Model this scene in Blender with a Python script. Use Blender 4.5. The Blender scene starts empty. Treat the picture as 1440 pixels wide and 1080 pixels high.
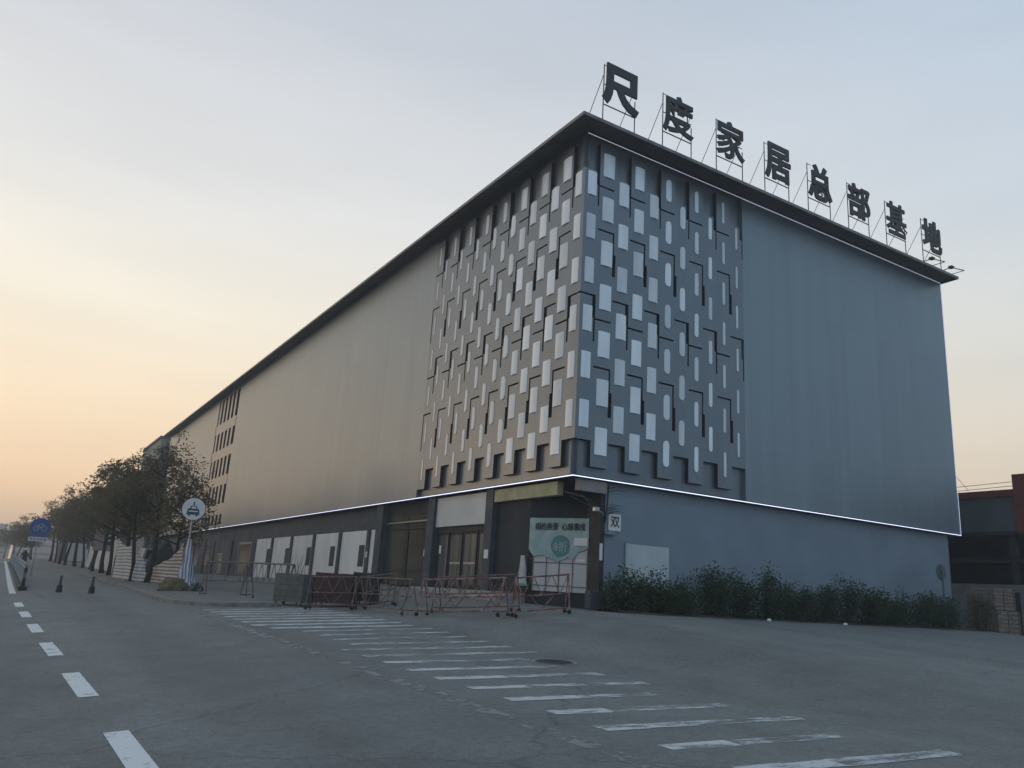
import bpy, bmesh, math, random
from mathutils import Vector, Matrix
random.seed(11)
S = bpy.context.scene
COL = S.collection
R = math.radians

# ---------------------------------------------------------------- materials
def nodes(name):
    m = bpy.data.materials.new(name); m.use_nodes = True
    nt = m.node_tree; nt.nodes.clear()
    out = nt.nodes.new('ShaderNodeOutputMaterial'); b = nt.nodes.new('ShaderNodeBsdfPrincipled')
    nt.links.new(b.outputs[0], out.inputs[0])
    return m, nt, b, out
def N(nt, t, **kw):
    n = nt.nodes.new(t)
    for k, v in kw.items(): setattr(n, k, v)
    return n
def mat(name, c, rough=.7, metal=0., var=.12, scale=3., detail=6., stretch=(1,1,1), bump=0., bscale=40., spec=.5, c2=None, lo=.35, hi=.65):
    """procedural paint / stone: two tones mixed by a noise, plus optional bump"""
    m, nt, b, out = nodes(name)
    tc = N(nt, 'ShaderNodeTexCoord'); mp = N(nt, 'ShaderNodeMapping'); mp.inputs['Scale'].default_value = stretch
    nt.links.new(tc.outputs['Object'], mp.inputs[0])
    nz = N(nt, 'ShaderNodeTexNoise'); nz.inputs['Scale'].default_value = scale; nz.inputs['Detail'].default_value = detail
    nt.links.new(mp.outputs[0], nz.inputs[0])
    cr = N(nt, 'ShaderNodeValToRGB'); e = cr.color_ramp.elements
    e[0].position, e[1].position = lo, hi
    k2 = c2 or tuple(min(1, x*(1+var)) for x in c); k1 = c if c2 else tuple(x*(1-var) for x in c)
    e[0].color = (*k1, 1); e[1].color = (*k2, 1)
    nt.links.new(nz.outputs[0], cr.inputs[0]); nt.links.new(cr.outputs[0], b.inputs['Base Color'])
    b.inputs['Roughness'].default_value = rough; b.inputs['Metallic'].default_value = metal
    b.inputs['Specular IOR Level'].default_value = spec
    if bump:
        n2 = N(nt, 'ShaderNodeTexNoise'); n2.inputs['Scale'].default_value = bscale; n2.inputs['Detail'].default_value = 8
        nt.links.new(mp.outputs[0], n2.inputs[0])
        bp = N(nt, 'ShaderNodeBump'); bp.inputs['Strength'].default_value = bump; bp.inputs['Distance'].default_value = .02
        nt.links.new(n2.outputs[0], bp.inputs['Height']); nt.links.new(bp.outputs[0], b.inputs['Normal'])
    return m
def ground_mat(name, base, tint, rough=.85):
    m, nt, b, out = nodes(name)
    tc = N(nt, 'ShaderNodeTexCoord')
    def noise(s, d=8, st=None):
        n = N(nt, 'ShaderNodeTexNoise'); n.inputs['Scale'].default_value = s; n.inputs['Detail'].default_value = d
        if st:
            mp = N(nt, 'ShaderNodeMapping'); mp.inputs['Scale'].default_value = st
            nt.links.new(tc.outputs['Object'], mp.inputs[0]); nt.links.new(mp.outputs[0], n.inputs[0])
        else: nt.links.new(tc.outputs['Object'], n.inputs[0])
        return n
    big = noise(.16, 5); mid = noise(1.1, 9); fine = noise(55, 4); lane = noise(.55, 6, (1., .06, 1.))
    r1 = N(nt, 'ShaderNodeValToRGB'); r1.color_ramp.elements[0].position = .36; r1.color_ramp.elements[1].position = .66
    r1.color_ramp.elements[0].color = (*base, 1); r1.color_ramp.elements[1].color = (*tint, 1)
    nt.links.new(big.outputs[0], r1.inputs[0])
    cur = r1.outputs[0]
    grit = noise(190, 2); fleck = noise(9, 10)
    for n, lo, hi, a, z in ((mid, .88, 1.1, .3, .7), (lane, .88, 1.1, .35, .65), (fine, .74, 1.26, .3, .7), (grit, .7, 1.3, .3, .7), (fleck, .9, 1.08, .35, .6)):
        mr = N(nt, 'ShaderNodeMapRange'); mr.inputs[1].default_value = a; mr.inputs[2].default_value = z
        mr.inputs[3].default_value = lo; mr.inputs[4].default_value = hi
        nt.links.new(n.outputs[0], mr.inputs[0])
        mx = N(nt, 'ShaderNodeVectorMath', operation='SCALE')
        nt.links.new(cur, mx.inputs[0]); nt.links.new(mr.outputs[0], mx.inputs['Scale']); cur = mx.outputs[0]
    # thin wandering cracks
    vo = N(nt, 'ShaderNodeTexVoronoi', feature='DISTANCE_TO_EDGE'); vo.inputs['Scale'].default_value = .16
    wv = noise(1.5, 6); vm = N(nt, 'ShaderNodeVectorMath', operation='MULTIPLY_ADD')
    nt.links.new(wv.outputs[1], vm.inputs[0]); vm.inputs[1].default_value = (.9, .9, 0); nt.links.new(tc.outputs['Object'], vm.inputs[2])
    nt.links.new(vm.outputs[0], vo.inputs[0])
    mr = N(nt, 'ShaderNodeMapRange'); mr.inputs[1].default_value = .0; mr.inputs[2].default_value = .006
    mr.inputs[3].default_value = .72; mr.inputs[4].default_value = 1.
    nt.links.new(vo.outputs[0], mr.inputs[0])
    mx = N(nt, 'ShaderNodeVectorMath', operation='SCALE'); nt.links.new(cur, mx.inputs[0]); nt.links.new(mr.outputs[0], mx.inputs['Scale'])
    nt.links.new(mx.outputs[0], b.inputs['Base Color'])
    bp = N(nt, 'ShaderNodeBump'); bp.inputs['Strength'].default_value = .25; bp.inputs['Distance'].default_value = .01
    nt.links.new(fine.outputs[0], bp.inputs['Height']); nt.links.new(bp.outputs[0], b.inputs['Normal'])
    b.inputs['Roughness'].default_value = rough; b.inputs['Specular IOR Level'].default_value = .35
    return m
def worn_paint(name, c, hole=.5, scale=5., stretch=(1,1,1)):
    """road paint with patches worn through to nothing"""
    m, nt, b, out = nodes(name)
    tc = N(nt, 'ShaderNodeTexCoord'); mp = N(nt, 'ShaderNodeMapping'); mp.inputs['Scale'].default_value = stretch
    nt.links.new(tc.outputs['Object'], mp.inputs[0])
    n1 = N(nt, 'ShaderNodeTexNoise'); n1.inputs['Scale'].default_value = scale; n1.inputs['Detail'].default_value = 9; n1.inputs['Roughness'].default_value = .7
    nt.links.new(mp.outputs[0], n1.inputs[0])
    mr = N(nt, 'ShaderNodeMapRange'); mr.inputs[1].default_value = hole-.07; mr.inputs[2].default_value = hole+.09
    nt.links.new(n1.outputs[0], mr.inputs[0]); nt.links.new(mr.outputs[0], b.inputs['Alpha'])
    b.inputs['Base Color'].default_value = (*c, 1); b.inputs['Roughness'].default_value = .8
    return m
def striped(name, ca, cb, freq, axis=2, rough=.75, w=.5, dist=1.2, transl=.15):
    m, nt, b, out = nodes(name)
    tc = N(nt, 'ShaderNodeTexCoord')
    wv = N(nt, 'ShaderNodeTexWave', wave_type='BANDS', bands_direction='XYZ'[axis]); wv.inputs['Scale'].default_value = freq
    wv.inputs['Distortion'].default_value = dist; wv.inputs['Detail'].default_value = 2; wv.inputs['Detail Scale'].default_value = .8
    nt.links.new(tc.outputs['Object'], wv.inputs[0])
    cr = N(nt, 'ShaderNodeValToRGB'); cr.color_ramp.elements[0].position = w-.08; cr.color_ramp.elements[1].position = w+.08
    cr.color_ramp.elements[0].color = (*ca, 1); cr.color_ramp.elements[1].color = (*cb, 1)
    nt.links.new(wv.outputs[0], cr.inputs[0]); nt.links.new(cr.outputs[0], b.inputs['Base Color'])
    b.inputs['Roughness'].default_value = rough
    return m
def emit(name, c, s):
    m, nt, b, out = nodes(name)
    b.inputs['Base Color'].default_value = (*c, 1); b.inputs['Emission Color'].default_value = (*c, 1); b.inputs['Emission Strength'].default_value = s
    return m
def cladding(name, c, rough, metal=.5):
    """flat metal cladding: faint sheet-to-sheet tone steps, hairline joints, rain streaks, slight waviness"""
    m, nt, b, out = nodes(name)
    tc = N(nt, 'ShaderNodeTexCoord'); sp = N(nt, 'ShaderNodeSeparateXYZ'); nt.links.new(tc.outputs['Object'], sp.inputs[0])
    ad = N(nt, 'ShaderNodeMath', operation='ADD'); nt.links.new(sp.outputs[0], ad.inputs[0]); nt.links.new(sp.outputs[1], ad.inputs[1])
    cb = N(nt, 'ShaderNodeCombineXYZ'); nt.links.new(ad.outputs[0], cb.inputs[0]); nt.links.new(sp.outputs[2], cb.inputs[1])
    br = N(nt, 'ShaderNodeTexBrick'); br.offset = 0; br.inputs['Scale'].default_value = 1.
    br.inputs['Brick Width'].default_value = 1.22; br.inputs['Row Height'].default_value = 6.4; br.inputs['Mortar Size'].default_value = .006
    br.inputs['Color1'].default_value = (.965,.965,.965,1); br.inputs['Color2'].default_value = (1.03,1.03,1.03,1); br.inputs['Mortar'].default_value = (.78,.78,.78,1)
    nt.links.new(cb.outputs[0], br.inputs[0])
    mp = N(nt, 'ShaderNodeMapping'); mp.inputs['Scale'].default_value = (1.6, 1.6, .07); nt.links.new(tc.outputs['Object'], mp.inputs[0])
    st = N(nt, 'ShaderNodeTexNoise'); st.inputs['Scale'].default_value = 1.; st.inputs['Detail'].default_value = 7; nt.links.new(mp.outputs[0], st.inputs[0])
    mr = N(nt, 'ShaderNodeMapRange'); mr.inputs[1].default_value = .3; mr.inputs[2].default_value = .7; mr.inputs[3].default_value = .95; mr.inputs[4].default_value = 1.05
    nt.links.new(st.outputs[0], mr.inputs[0])
    mx = N(nt, 'ShaderNodeMix', data_type='RGBA', blend_type='MULTIPLY'); mx.inputs[0].default_value = 1
    mx.inputs[6].default_value = (*c, 1); nt.links.new(br.outputs[0], mx.inputs[7])
    sc = N(nt, 'ShaderNodeVectorMath', operation='SCALE'); nt.links.new(mx.outputs[2], sc.inputs[0]); nt.links.new(mr.outputs[0], sc.inputs['Scale'])
    nt.links.new(sc.outputs[0], b.inputs['Base Color'])
    n2 = N(nt, 'ShaderNodeTexNoise'); n2.inputs['Scale'].default_value = .55; n2.inputs['Detail'].default_value = 3; nt.links.new(tc.outputs['Object'], n2.inputs[0])
    bp = N(nt, 'ShaderNodeBump'); bp.inputs['Strength'].default_value = .06; bp.inputs['Distance'].default_value = .05
    nt.links.new(n2.outputs[0], bp.inputs['Height']); nt.links.new(bp.outputs[0], b.inputs['Normal'])
    b.inputs['Roughness'].default_value = rough; b.inputs['Specular IOR Level'].default_value = .5; b.inputs['Metallic'].default_value = metal
    return m
def leafmat(name, a, bb, scale=1.2):
    m, nt, b, out = nodes(name)
    tc = N(nt, 'ShaderNodeTexCoord'); n1 = N(nt, 'ShaderNodeTexNoise'); n1.inputs['Scale'].default_value = scale; n1.inputs['Detail'].default_value = 8; n1.inputs['Roughness'].default_value = .75
    nt.links.new(tc.outputs['Object'], n1.inputs[0])
    cr = N(nt, 'ShaderNodeValToRGB'); cr.color_ramp.elements[0].position = .38; cr.color_ramp.elements[1].position = .62
    cr.color_ramp.elements[0].color = (*a, 1); cr.color_ramp.elements[1].color = (*bb, 1)
    nt.links.new(n1.outputs[0], cr.inputs[0]); nt.links.new(cr.outputs[0], b.inputs['Base Color'])
    b.inputs['Roughness'].default_value = .65; b.inputs['Specular IOR Level'].default_value = .25
    tr = N(nt, 'ShaderNodeBsdfTranslucent'); nt.links.new(cr.outputs[0], tr.inputs[0])
    ms = N(nt, 'ShaderNodeMixShader'); ms.inputs[0].default_value = .5
    nt.links.new(b.outputs[0], ms.inputs[1]); nt.links.new(tr.outputs[0], ms.inputs[2]); nt.links.new(ms.outputs[0], out.inputs[0])
    return m
def glassy(name, c, rough=.06):
    return mat(name, c, rough, 0, .2, .6, spec=.6)

def pane_mat(name, c):
    m = mat(name, c, .14, 0, .07, 2.2, stretch=(1,1,.25), spec=.5); nt = m.node_tree; b = [n for n in nt.nodes if n.type == 'BSDF_PRINCIPLED'][0]
    l = b.inputs['Base Color'].links[0]; src = l.from_socket; oi = N(nt, 'ShaderNodeObjectInfo'); mr = N(nt, 'ShaderNodeMapRange')
    mr.inputs[3].default_value = .74; mr.inputs[4].default_value = 1.06; nt.links.new(oi.outputs['Random'], mr.inputs[0])
    v = N(nt, 'ShaderNodeVectorMath', operation='SCALE'); nt.links.new(src, v.inputs[0]); nt.links.new(mr.outputs[0], v.inputs['Scale']); nt.links.new(v.outputs[0], b.inputs['Base Color'])
    return m
M = dict(
 asphalt=ground_mat('grey_asphalt', (.138,.147,.142), (.162,.170,.161)),
 paving=mat('paving', (.15,.145,.14), .9, var=.22, scale=2.5, bump=.3, bscale=30),
 kerb=mat('kerb_stone', (.20,.195,.18), .9, var=.3, scale=4, bump=.3, bscale=25),
 seam=worn_paint('gutter_concrete', (.22,.22,.21), .47, 3.),
 dash=worn_paint('fresh_road_paint', (.62,.64,.63), .34, 4.),
 zebra=worn_paint('worn_road_paint', (.50,.53,.53), .43, 4., (.5,1.6,1)),
 zebra2=worn_paint('very_worn_road_paint', (.45,.48,.48), .485, 3.4, (.5,1.6,1)),
 iron=mat('cast_iron', (.03,.03,.032), .6, .3, bump=.4, bscale=60),
 panel=cladding('facade_panel_paint', (.145,.174,.205), .36, .34),
 wall=cladding('cladding_paint', (.185,.23,.265), .4, .38),
 lowwall=mat('painted_render', (.19,.235,.285), .75, var=.07, scale=.7, bump=.15, bscale=12),
 edge=mat('shade_dark_return', (.022,.025,.03), .7),  # recess shade put into the colour of the facade returns; small windows share it
  pane=pane_mat('pale_translucent_panel', (.78,.845,.90)),
 eave=mat('eave_metal', (.068,.075,.08), .6, var=.25, scale=1.5),
 fascia=mat('eave_fascia', (.15,.155,.15), .55, var=.3, scale=2.),
 roof=mat('roof_sheet', (.16,.16,.16), .6),
 led=emit('led_tube', (.74,.80,1.), .42),
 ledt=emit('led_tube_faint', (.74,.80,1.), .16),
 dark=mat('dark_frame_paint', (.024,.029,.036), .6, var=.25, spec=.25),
 darkwall=mat('dark_cladding', (.026,.033,.042), .7, var=.2, scale=1.2, spec=.2),
 greywall=mat('stained_grey_wall', (.075,.08,.085), .85, c2=(.125,.134,.145), spec=.2, scale=.8, stretch=(1,1,.4)),
 column=mat('column_paint', (.06,.072,.086), .7, var=.2, scale=2, spec=.25),
 white=mat('white_board', (.68,.69,.68), .6, var=.1, scale=1.2, stretch=(1,1,.3)),
 board=mat('pale_sign_board', (.44,.49,.51), .5, var=.08, scale=1.),
 glass=mat('dark_glass', (.02,.027,.027), .18, 0, .2, .9, spec=.25, c2=(.05,.068,.062), stretch=(1,1.2,.3)),
 doorglass=mat('door_glass', (.045,.055,.056), .2, 0, .2, 2.2, spec=.25, c2=(.13,.15,.15), stretch=(1,2.2,.12)),
 alu=mat('aluminium_frame', (.30,.32,.33), .4, .6),
 yellow=mat('yellowed_beam', (.30,.29,.16), .8, c2=(.42,.40,.25), scale=2.5),
 plaster=mat('bare_plaster', (.25,.235,.225), .85, var=.15, scale=2),
 stone=mat('step_stone', (.26,.26,.255), .8, var=.15, scale=3),
 poster=mat('teal_poster', (.22,.34,.35), .6, c2=(.36,.45,.45), scale=2.3),
 posterdark=mat('poster_ink', (.018,.026,.035), .6),
 posterteal=mat('poster_teal_ink', (.07,.19,.20), .6),
 door=mat('cream_door_sheet', (.40,.40,.41), .55, c2=(.52,.50,.50), scale=1.8, stretch=(1,1,.3)),
 paper=mat('paper', (.66,.67,.66), .8, var=.06),
 letter=mat('sign_letter_metal', (.012,.015,.018), .6, var=.3),
 steel=mat('rusty_grey_steel', (.10,.095,.09), .7, .2, c2=(.19,.17,.155), scale=6),
 wire=mat('frame_steel', (.07,.07,.072), .6, .3),
 redwhite=mat('flaked_red_paint', (.17,.04,.04), .65, c2=(.28,.20,.18), scale=4.5, lo=.44, hi=.6),
 rust=mat('dull_rust_paint', (.10,.055,.045), .75, c2=(.19,.14,.12), scale=5),
 red=mat('dark_red_board', (.05,.018,.018), .7, var=.3),
 greenbox=mat('grey_green_board', (.075,.082,.075), .75, c2=(.12,.125,.11), scale=3),
 darkbox=mat('dark_green_board', (.018,.026,.026), .7, var=.3),
 rubber=mat('black_rubber', (.012,.012,.012), .8),
 chrome=mat('dull_zinc', (.36,.36,.36), .4, .7),
 bark=mat('bark', (.032,.026,.02), .95, var=.4, scale=12, stretch=(1,1,.25), bump=.6, bscale=14),
 leaf=leafmat('olive_leaf', (.08,.085,.045), (.16,.145,.085)),
 leaf2=leafmat('dusty_leaf', (.085,.08,.045), (.165,.135,.08)),
 shrub=leafmat('shrub_leaf', (.02,.05,.024), (.06,.105,.05), 2.2),
 soil=mat('soil', (.05,.043,.032), .95, var=.4, scale=8, bump=.6),
 straw=mat('dry_grass', (.085,.07,.035), .9, c2=(.15,.125,.06), scale=7),
 tarpb=striped('brown_striped_tarp', (.17,.12,.105), (.50,.46,.43), 1.9, 2, w=.5),
 tarpw=striped('pale_striped_tarp', (.24,.225,.205), (.56,.55,.52), 1.7, 2, w=.4),
 tarpu=striped('blue_striped_tarp', (.15,.19,.27), (.58,.60,.63), 2.4, 0, w=.45, dist=3.),
 sheet=mat('pale_sheeting', (.60,.60,.58), .7, var=.12, scale=1.5),
 mint=mat('mint_sheeting', (.33,.44,.40), .7, var=.12, scale=1.5),
 signw=mat('sign_white', (.74,.71,.71), .5, var=.08, scale=6),
 signg=mat('sign_dark_green', (.02,.07,.065), .5),
 signb=mat('sign_blue', (.03,.09,.30), .45, var=.1),
 signback=mat('sign_back', (.09,.13,.145), .6, .3, var=.2),
 signred=mat('sign_red', (.42,.04,.045), .5),
 rail=mat('railing_white', (.36,.38,.38), .5, var=.12),
 yellowp=mat('yellow_paint', (.17,.145,.07), .6),
 black=mat('black_paint', (.012,.012,.013), .6),
 bag=mat('black_plastic', (.014,.015,.02), .35),
 brick_red=mat('red_oxide_beam', (.15,.032,.028), .7, var=.2),
 concrete=mat('raw_concrete', (.14,.15,.155), .9, c2=(.21,.215,.21), scale=.9, bump=.3, bscale=15),
 greenpanel=mat('green_grey_sheet', (.075,.10,.105), .6, var=.12, scale=.8),
 crate=mat('brown_crate_board', (.15,.125,.10), .85, c2=(.24,.20,.17), scale=5),
 hazy=mat('far_wall', (.33,.31,.32), .9, var=.06),
 hazy2=mat('far_pink_wall', (.36,.27,.27), .9, var=.1),
 bld=mat('grey_block_wall', (.21,.215,.22), .8, var=.1, scale=.6),
 van=mat('van_white', (.42,.43,.43), .35),
 skin=mat('skin', (.30,.19,.14), .6),
 cloth=mat('dark_jacket', (.02,.022,.028), .85),
 helmet=mat('white_helmet', (.6,.6,.6), .35),
 clothwhite=mat('hanging_cloth', (.38,.42,.42), .85, var=.12),
)

# ---------------------------------------------------------------- builders
def obj(name, bm, m, parent=None, loc=None, smooth=False):
    me = bpy.data.meshes.new(name)
    bmesh.ops.recalc_face_normals(bm, faces=bm.faces[:]) if smooth != 'leaf' else None
    bm.to_mesh(me); bm.free()
    for x in (m if isinstance(m, (list, tuple)) else [m]): me.materials.append(M[x])
    if smooth is True:
        for p in me.polygons: p.use_smooth = True
    o = bpy.data.objects.new(name, me); COL.objects.link(o)
    if parent: o.parent = parent
    if loc: o.location = loc
    return o
def B(): return bmesh.new()
def quad(bm, pts, mi=0):
    f = bm.faces.new([bm.verts.new(p) for p in pts]); f.material_index = mi; return f
def box(bm, x0, x1, y0, y1, z0, z1, mi=0, bev=0.):
    vs = [bm.verts.new((x, y, z)) for z in (z0, z1) for x, y in ((x0,y0),(x1,y0),(x1,y1),(x0,y1))]
    fs = []
    for a in ((3,2,1,0),(4,5,6,7),(0,1,5,4),(1,2,6,5),(2,3,7,6),(3,0,4,7)):
        f = bm.faces.new([vs[i] for i in a]); f.material_index = mi; fs.append(f)
    if bev:
        es = list({e for f in fs for e in f.edges})
        bmesh.ops.bevel(bm, geom=es, offset=bev, segments=1, affect='EDGES')
def tube(bm, pts, rad, n=6, mi=0, cap=True):
    pts = [Vector(p) for p in pts]
    rads = rad if isinstance(rad, (list, tuple)) else [rad]*len(pts)
    rings = []
    for i, p in enumerate(pts):
        t = (pts[min(i+1, len(pts)-1)] - pts[max(i-1, 0)]).normalized()
        a = t.cross(Vector((0,0,1)) if abs(t.z) < .9 else Vector((1,0,0))).normalized(); b = t.cross(a)
        rings.append([bm.verts.new(p + rads[i]*(math.cos(2*math.pi*k/n)*a + math.sin(2*math.pi*k/n)*b)) for k in range(n)])
    for r0, r1 in zip(rings, rings[1:]):
        for k in range(n):
            f = bm.faces.new((r0[k], r0[(k+1)%n], r1[(k+1)%n], r1[k])); f.material_index = mi
    if cap:
        for r in (rings[0], rings[-1]):
            f = bm.faces.new(r); f.material_index = mi
def prism(bm, poly, d, mi=0, frame=None):
    """poly: 2-D outline; frame maps (u,v,w)->3-D; d = thickness"""
    fr = frame or (lambda u, v, w: (u, w, v))
    a = [bm.verts.new(fr(u, v, 0)) for u, v in poly]; b = [bm.verts.new(fr(u, v, d)) for u, v in poly]
    n = len(poly)
    for f in (bm.faces.new(a), bm.faces.new(list(reversed(b)))): f.material_index = mi
    for i in range(n):
        f = bm.faces.new((a[i], b[i], b[(i+1)%n], a[(i+1)%n])); f.material_index = mi
def disc(r, n=28): return [(r*math.cos(2*math.pi*k/n), r*math.sin(2*math.pi*k/n)) for k in range(n)]
def tag(o, label, cat, group=None, kind=None):
    o['label'] = label; o['category'] = cat
    if group: o['group'] = group
    if kind: o['kind'] = kind
    return o
def structure(o): o['kind'] = 'structure'; return o
def thing(name, label, cat, loc=(0,0,0), rz=0, group=None):
    o = bpy.data.objects.new(name, None); COL.objects.link(o); o.empty_display_size = .2
    o.location = loc; o.rotation_euler = (0, 0, rz)
    return tag(o, label, cat, group)
def copy_tree(root, loc, rz=0., label=None, scale=None):
    r = root.copy(); COL.objects.link(r); r.location = loc; r.rotation_euler = (0, 0, rz)
    if scale: r.scale = scale
    if label: r['label'] = label
    for ch in list(root.children):
        c = ch.copy(); COL.objects.link(c); c.parent = r
        for g in list(ch.children):
            d = g.copy(); COL.objects.link(d); d.parent = c
    return r
def text(bm, s, size, to3, depth=.01, bold=0., mi=0, height=None, width=None, ax=.5, ay=0.):
    """lettering as solid mesh; to3 maps (u,v,w)"""
    c = bpy.data.curves.new('lettering', 'FONT'); c.body = s; c.offset = bold; c.resolution_u = 3; c.extrude = .5
    o = bpy.data.objects.new('lettering', c); COL.objects.link(o)
    me = bpy.data.meshes.new_from_object(o.evaluated_get(bpy.context.evaluated_depsgraph_get()))
    bpy.data.objects.remove(o); bpy.data.curves.remove(c)
    co = [v.co.copy() for v in me.vertices]
    x0, x1 = min(v.x for v in co), max(v.x for v in co); y0, y1 = min(v.y for v in co), max(v.y for v in co)
    sy = height/(y1-y0) if height else size; sx = width/(x1-x0) if width else sy
    vs = [bm.verts.new(to3((v.x - x0 - ax*(x1-x0))*sx, (v.y - y0 - ay*(y1-y0))*sy, (v.z+.5)*depth)) for v in co]
    for p in me.polygons:
        try: f = bm.faces.new([vs[i] for i in p.vertices]); f.material_index = mi
        except ValueError: pass
    bpy.data.meshes.remove(me)

# ---------------------------------------------------------------- terrain
GX, GY = .078872, .012954
ZF = ((0,.02),(5,.15),(10,.30),(16,.45),(26,.42),(38,.36),(63,.34),(90,.6),(150,1.94))
def lerp_tab(t, y):
    for (a, u), (b, v) in zip(t, t[1:]):
        if y <= b: return u + (v-u)*max(0, (y-a)/(b-a))
    return t[-1][1]
def gz(x, y):
    """height of the sloping street, the twisted apron beside it and the level strip along the building"""
    yc = min(max(y, -25), 150)
    if x <= -9.6: return GX*max(x, -25) + GY*yc
    z0 = GX*-9.6 + GY*yc; s = min(.047, max(0, .047+.0033*(yc+2)))
    if x <= -5.7: return z0 + s*(x+9.6)
    z1 = z0 + s*3.9; z = lerp_tab(ZF, yc) if yc >= 0 else (.02 if yc > -2 else .02+.05*(yc+2))
    if x < -1: t = (x+5.7)/4.7; z = z1 + (z-z1)*(t*t*(3-2*t)*.6+.4*t)
    return z - (.06*min(x-21, 5) if x > 21 else 0)
def fr(a, b, s):
    r = []; x = a
    while x < b-1e-6: r.append(x); x += s
    return r
xs = [-1500,-500,-150,-60,-25,-20,-15,-10.2,-9.6,-8,-7,-6.4,-5.7] + fr(-5.2, -1, .47) + [-1,.6,1.5,3,6,10,15,18,21,22,23,24,25,26,28,32,40,60,150,500,1500]
ys = [-600,-150,-70,-40,-30,-25] + fr(-24, 40, 2) + fr(40, 100, 5) + [100,110,120,130,140,150,180,300,700,2500]
bm = B(); gv = [[bm.verts.new((x, y, gz(x, y))) for x in xs] for y in ys]
for j in range(len(ys)-1):
    for i in range(len(xs)-1): bm.faces.new((gv[j][i], gv[j][i+1], gv[j+1][i+1], gv[j+1][i]))
structure(obj('ground', bm, 'asphalt', smooth=True))

def decal(name, polys, m, lift=.004):
    bm = B()
    for p in polys: quad(bm, [(x, y, gz(x, y)+lift) for x, y in p]) if len(p) == 4 else bm.faces.new([bm.verts.new((x, y, gz(x, y)+lift)) for x, y in p])
    return structure(obj(name, bm, m))
# lane dashes: left edge of the guide line, one dash every 4.9 m
def lx(y): return lerp_tab(((-30,-13.8),(-11,-14.18),(-6,-14.32),(-1,-14.48),(8,-14.70),(18,-14.89),(30,-14.95),(150,-15.2)), y)
pl = []
for k in range(-2, 6):
    y0 = -11.23 + 4.9*k; a, b = y0-2.45, y0
    pl.append([(lx(a), a), (lx(a)+.25, a), (lx(b)+.25, b), (lx(b), b)])
for y0, y1 in ((20,30),(30,50),(50,80),(80,120)):
    pl.append([(lx(y0), y0), (lx(y0)+.25, y0), (lx(y1)+.25, y1), (lx(y1), y1)])
decal('lane_marking', pl, 'dash', .006)
za, zb = [], []
rc = random.Random(21)
for k in range(24):
    y = 6.15 - k*1.0; h = (.19 if k < 8 else .13) + .02*rc.random(); x0 = -9.5 - .06*rc.random() - (.22 if k < 7 else 0); x1 = -5.75 + .1*rc.random()
    def bar(l, a, b):
        n = max(1, int((b-a)/.6))
        for i in range(n):
            p, q = a+(b-a)*i/n, a+(b-a)*(i+1)/n; w = [h*rc.uniform(.8,1.1) for _ in '12']
            l.append([(p, y-w[0]), (q, y-w[1]), (q, y+w[1]), (p, y+w[0])])
    if k in (8, 9, 10, 11, 12, 13): bar(zb, x0+(.5 if k < 12 else 0), x1)
    elif k < 8: bar(za, x0, x1)
    else: cut = x0+rc.uniform(.7,1.4); bar(za, x0, cut); bar(zb, cut, x1-rc.uniform(.5,1.3))
decal('crosswalk_marking', za, 'zebra', .006); decal('worn_crosswalk_marking', zb, 'zebra2', .006)
decal('gutter_strip', [[(-10.22, y), (-10.0, y), (-10.0, y+8), (-10.22, y+8)] for y in (-26,-18,-10,-2)], 'seam', .003)
# raised pavement under the trees, rounded at the corner
path = [(-10.2,150.)] + [(-10.2, y) for y in (120,90,70,55,45,35,28,22,18,14,11)] + [(-9.95,9.4),(-9.5,8.2),(-8.9,7.7),(-8.0,7.5),(-7.0,7.5)] + [(-7.0, y) for y in (9,11,14,18,22,28,35,45,55,70,90,120,150)]
left = [p for p in path if p[0] < -7]; bm = B()
def stripe(bm, line_a, line_b, za_, zb_):
    va = [bm.verts.new((x, y, gz(x, y)+za_)) for x, y in line_a]; vb = [bm.verts.new((x, y, gz(x, y)+zb_)) for x, y in line_b]
    for i in range(len(va)-1): bm.faces.new((va[i], va[i+1], vb[i+1], vb[i]))
def inset(l, d): return [(min(x+d, -7.0), y + (d if y < 9 else 0)) for x, y in l]
edge = path[:17]
stripe(bm, edge, edge, -.05, .13); stripe(bm, edge, inset(edge, .14), .13, .13)
structure(obj('kerb', bm, 'kerb'))
bm = B(); ins = inset(edge, .14)
rt = [(-7.0 if y > 7.8 else -7.0, max(y, 7.64)) for x, y in ins]
stripe(bm, ins, rt, .126, .126); stripe(bm, [(-7.0, y) for y in (150,90,45,22,11,7.64)], [(-6.9, y) for y in (150,90,45,22,11,7.64)], .126, -.02)
structure(obj('pavement', bm, 'paving'))

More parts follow.
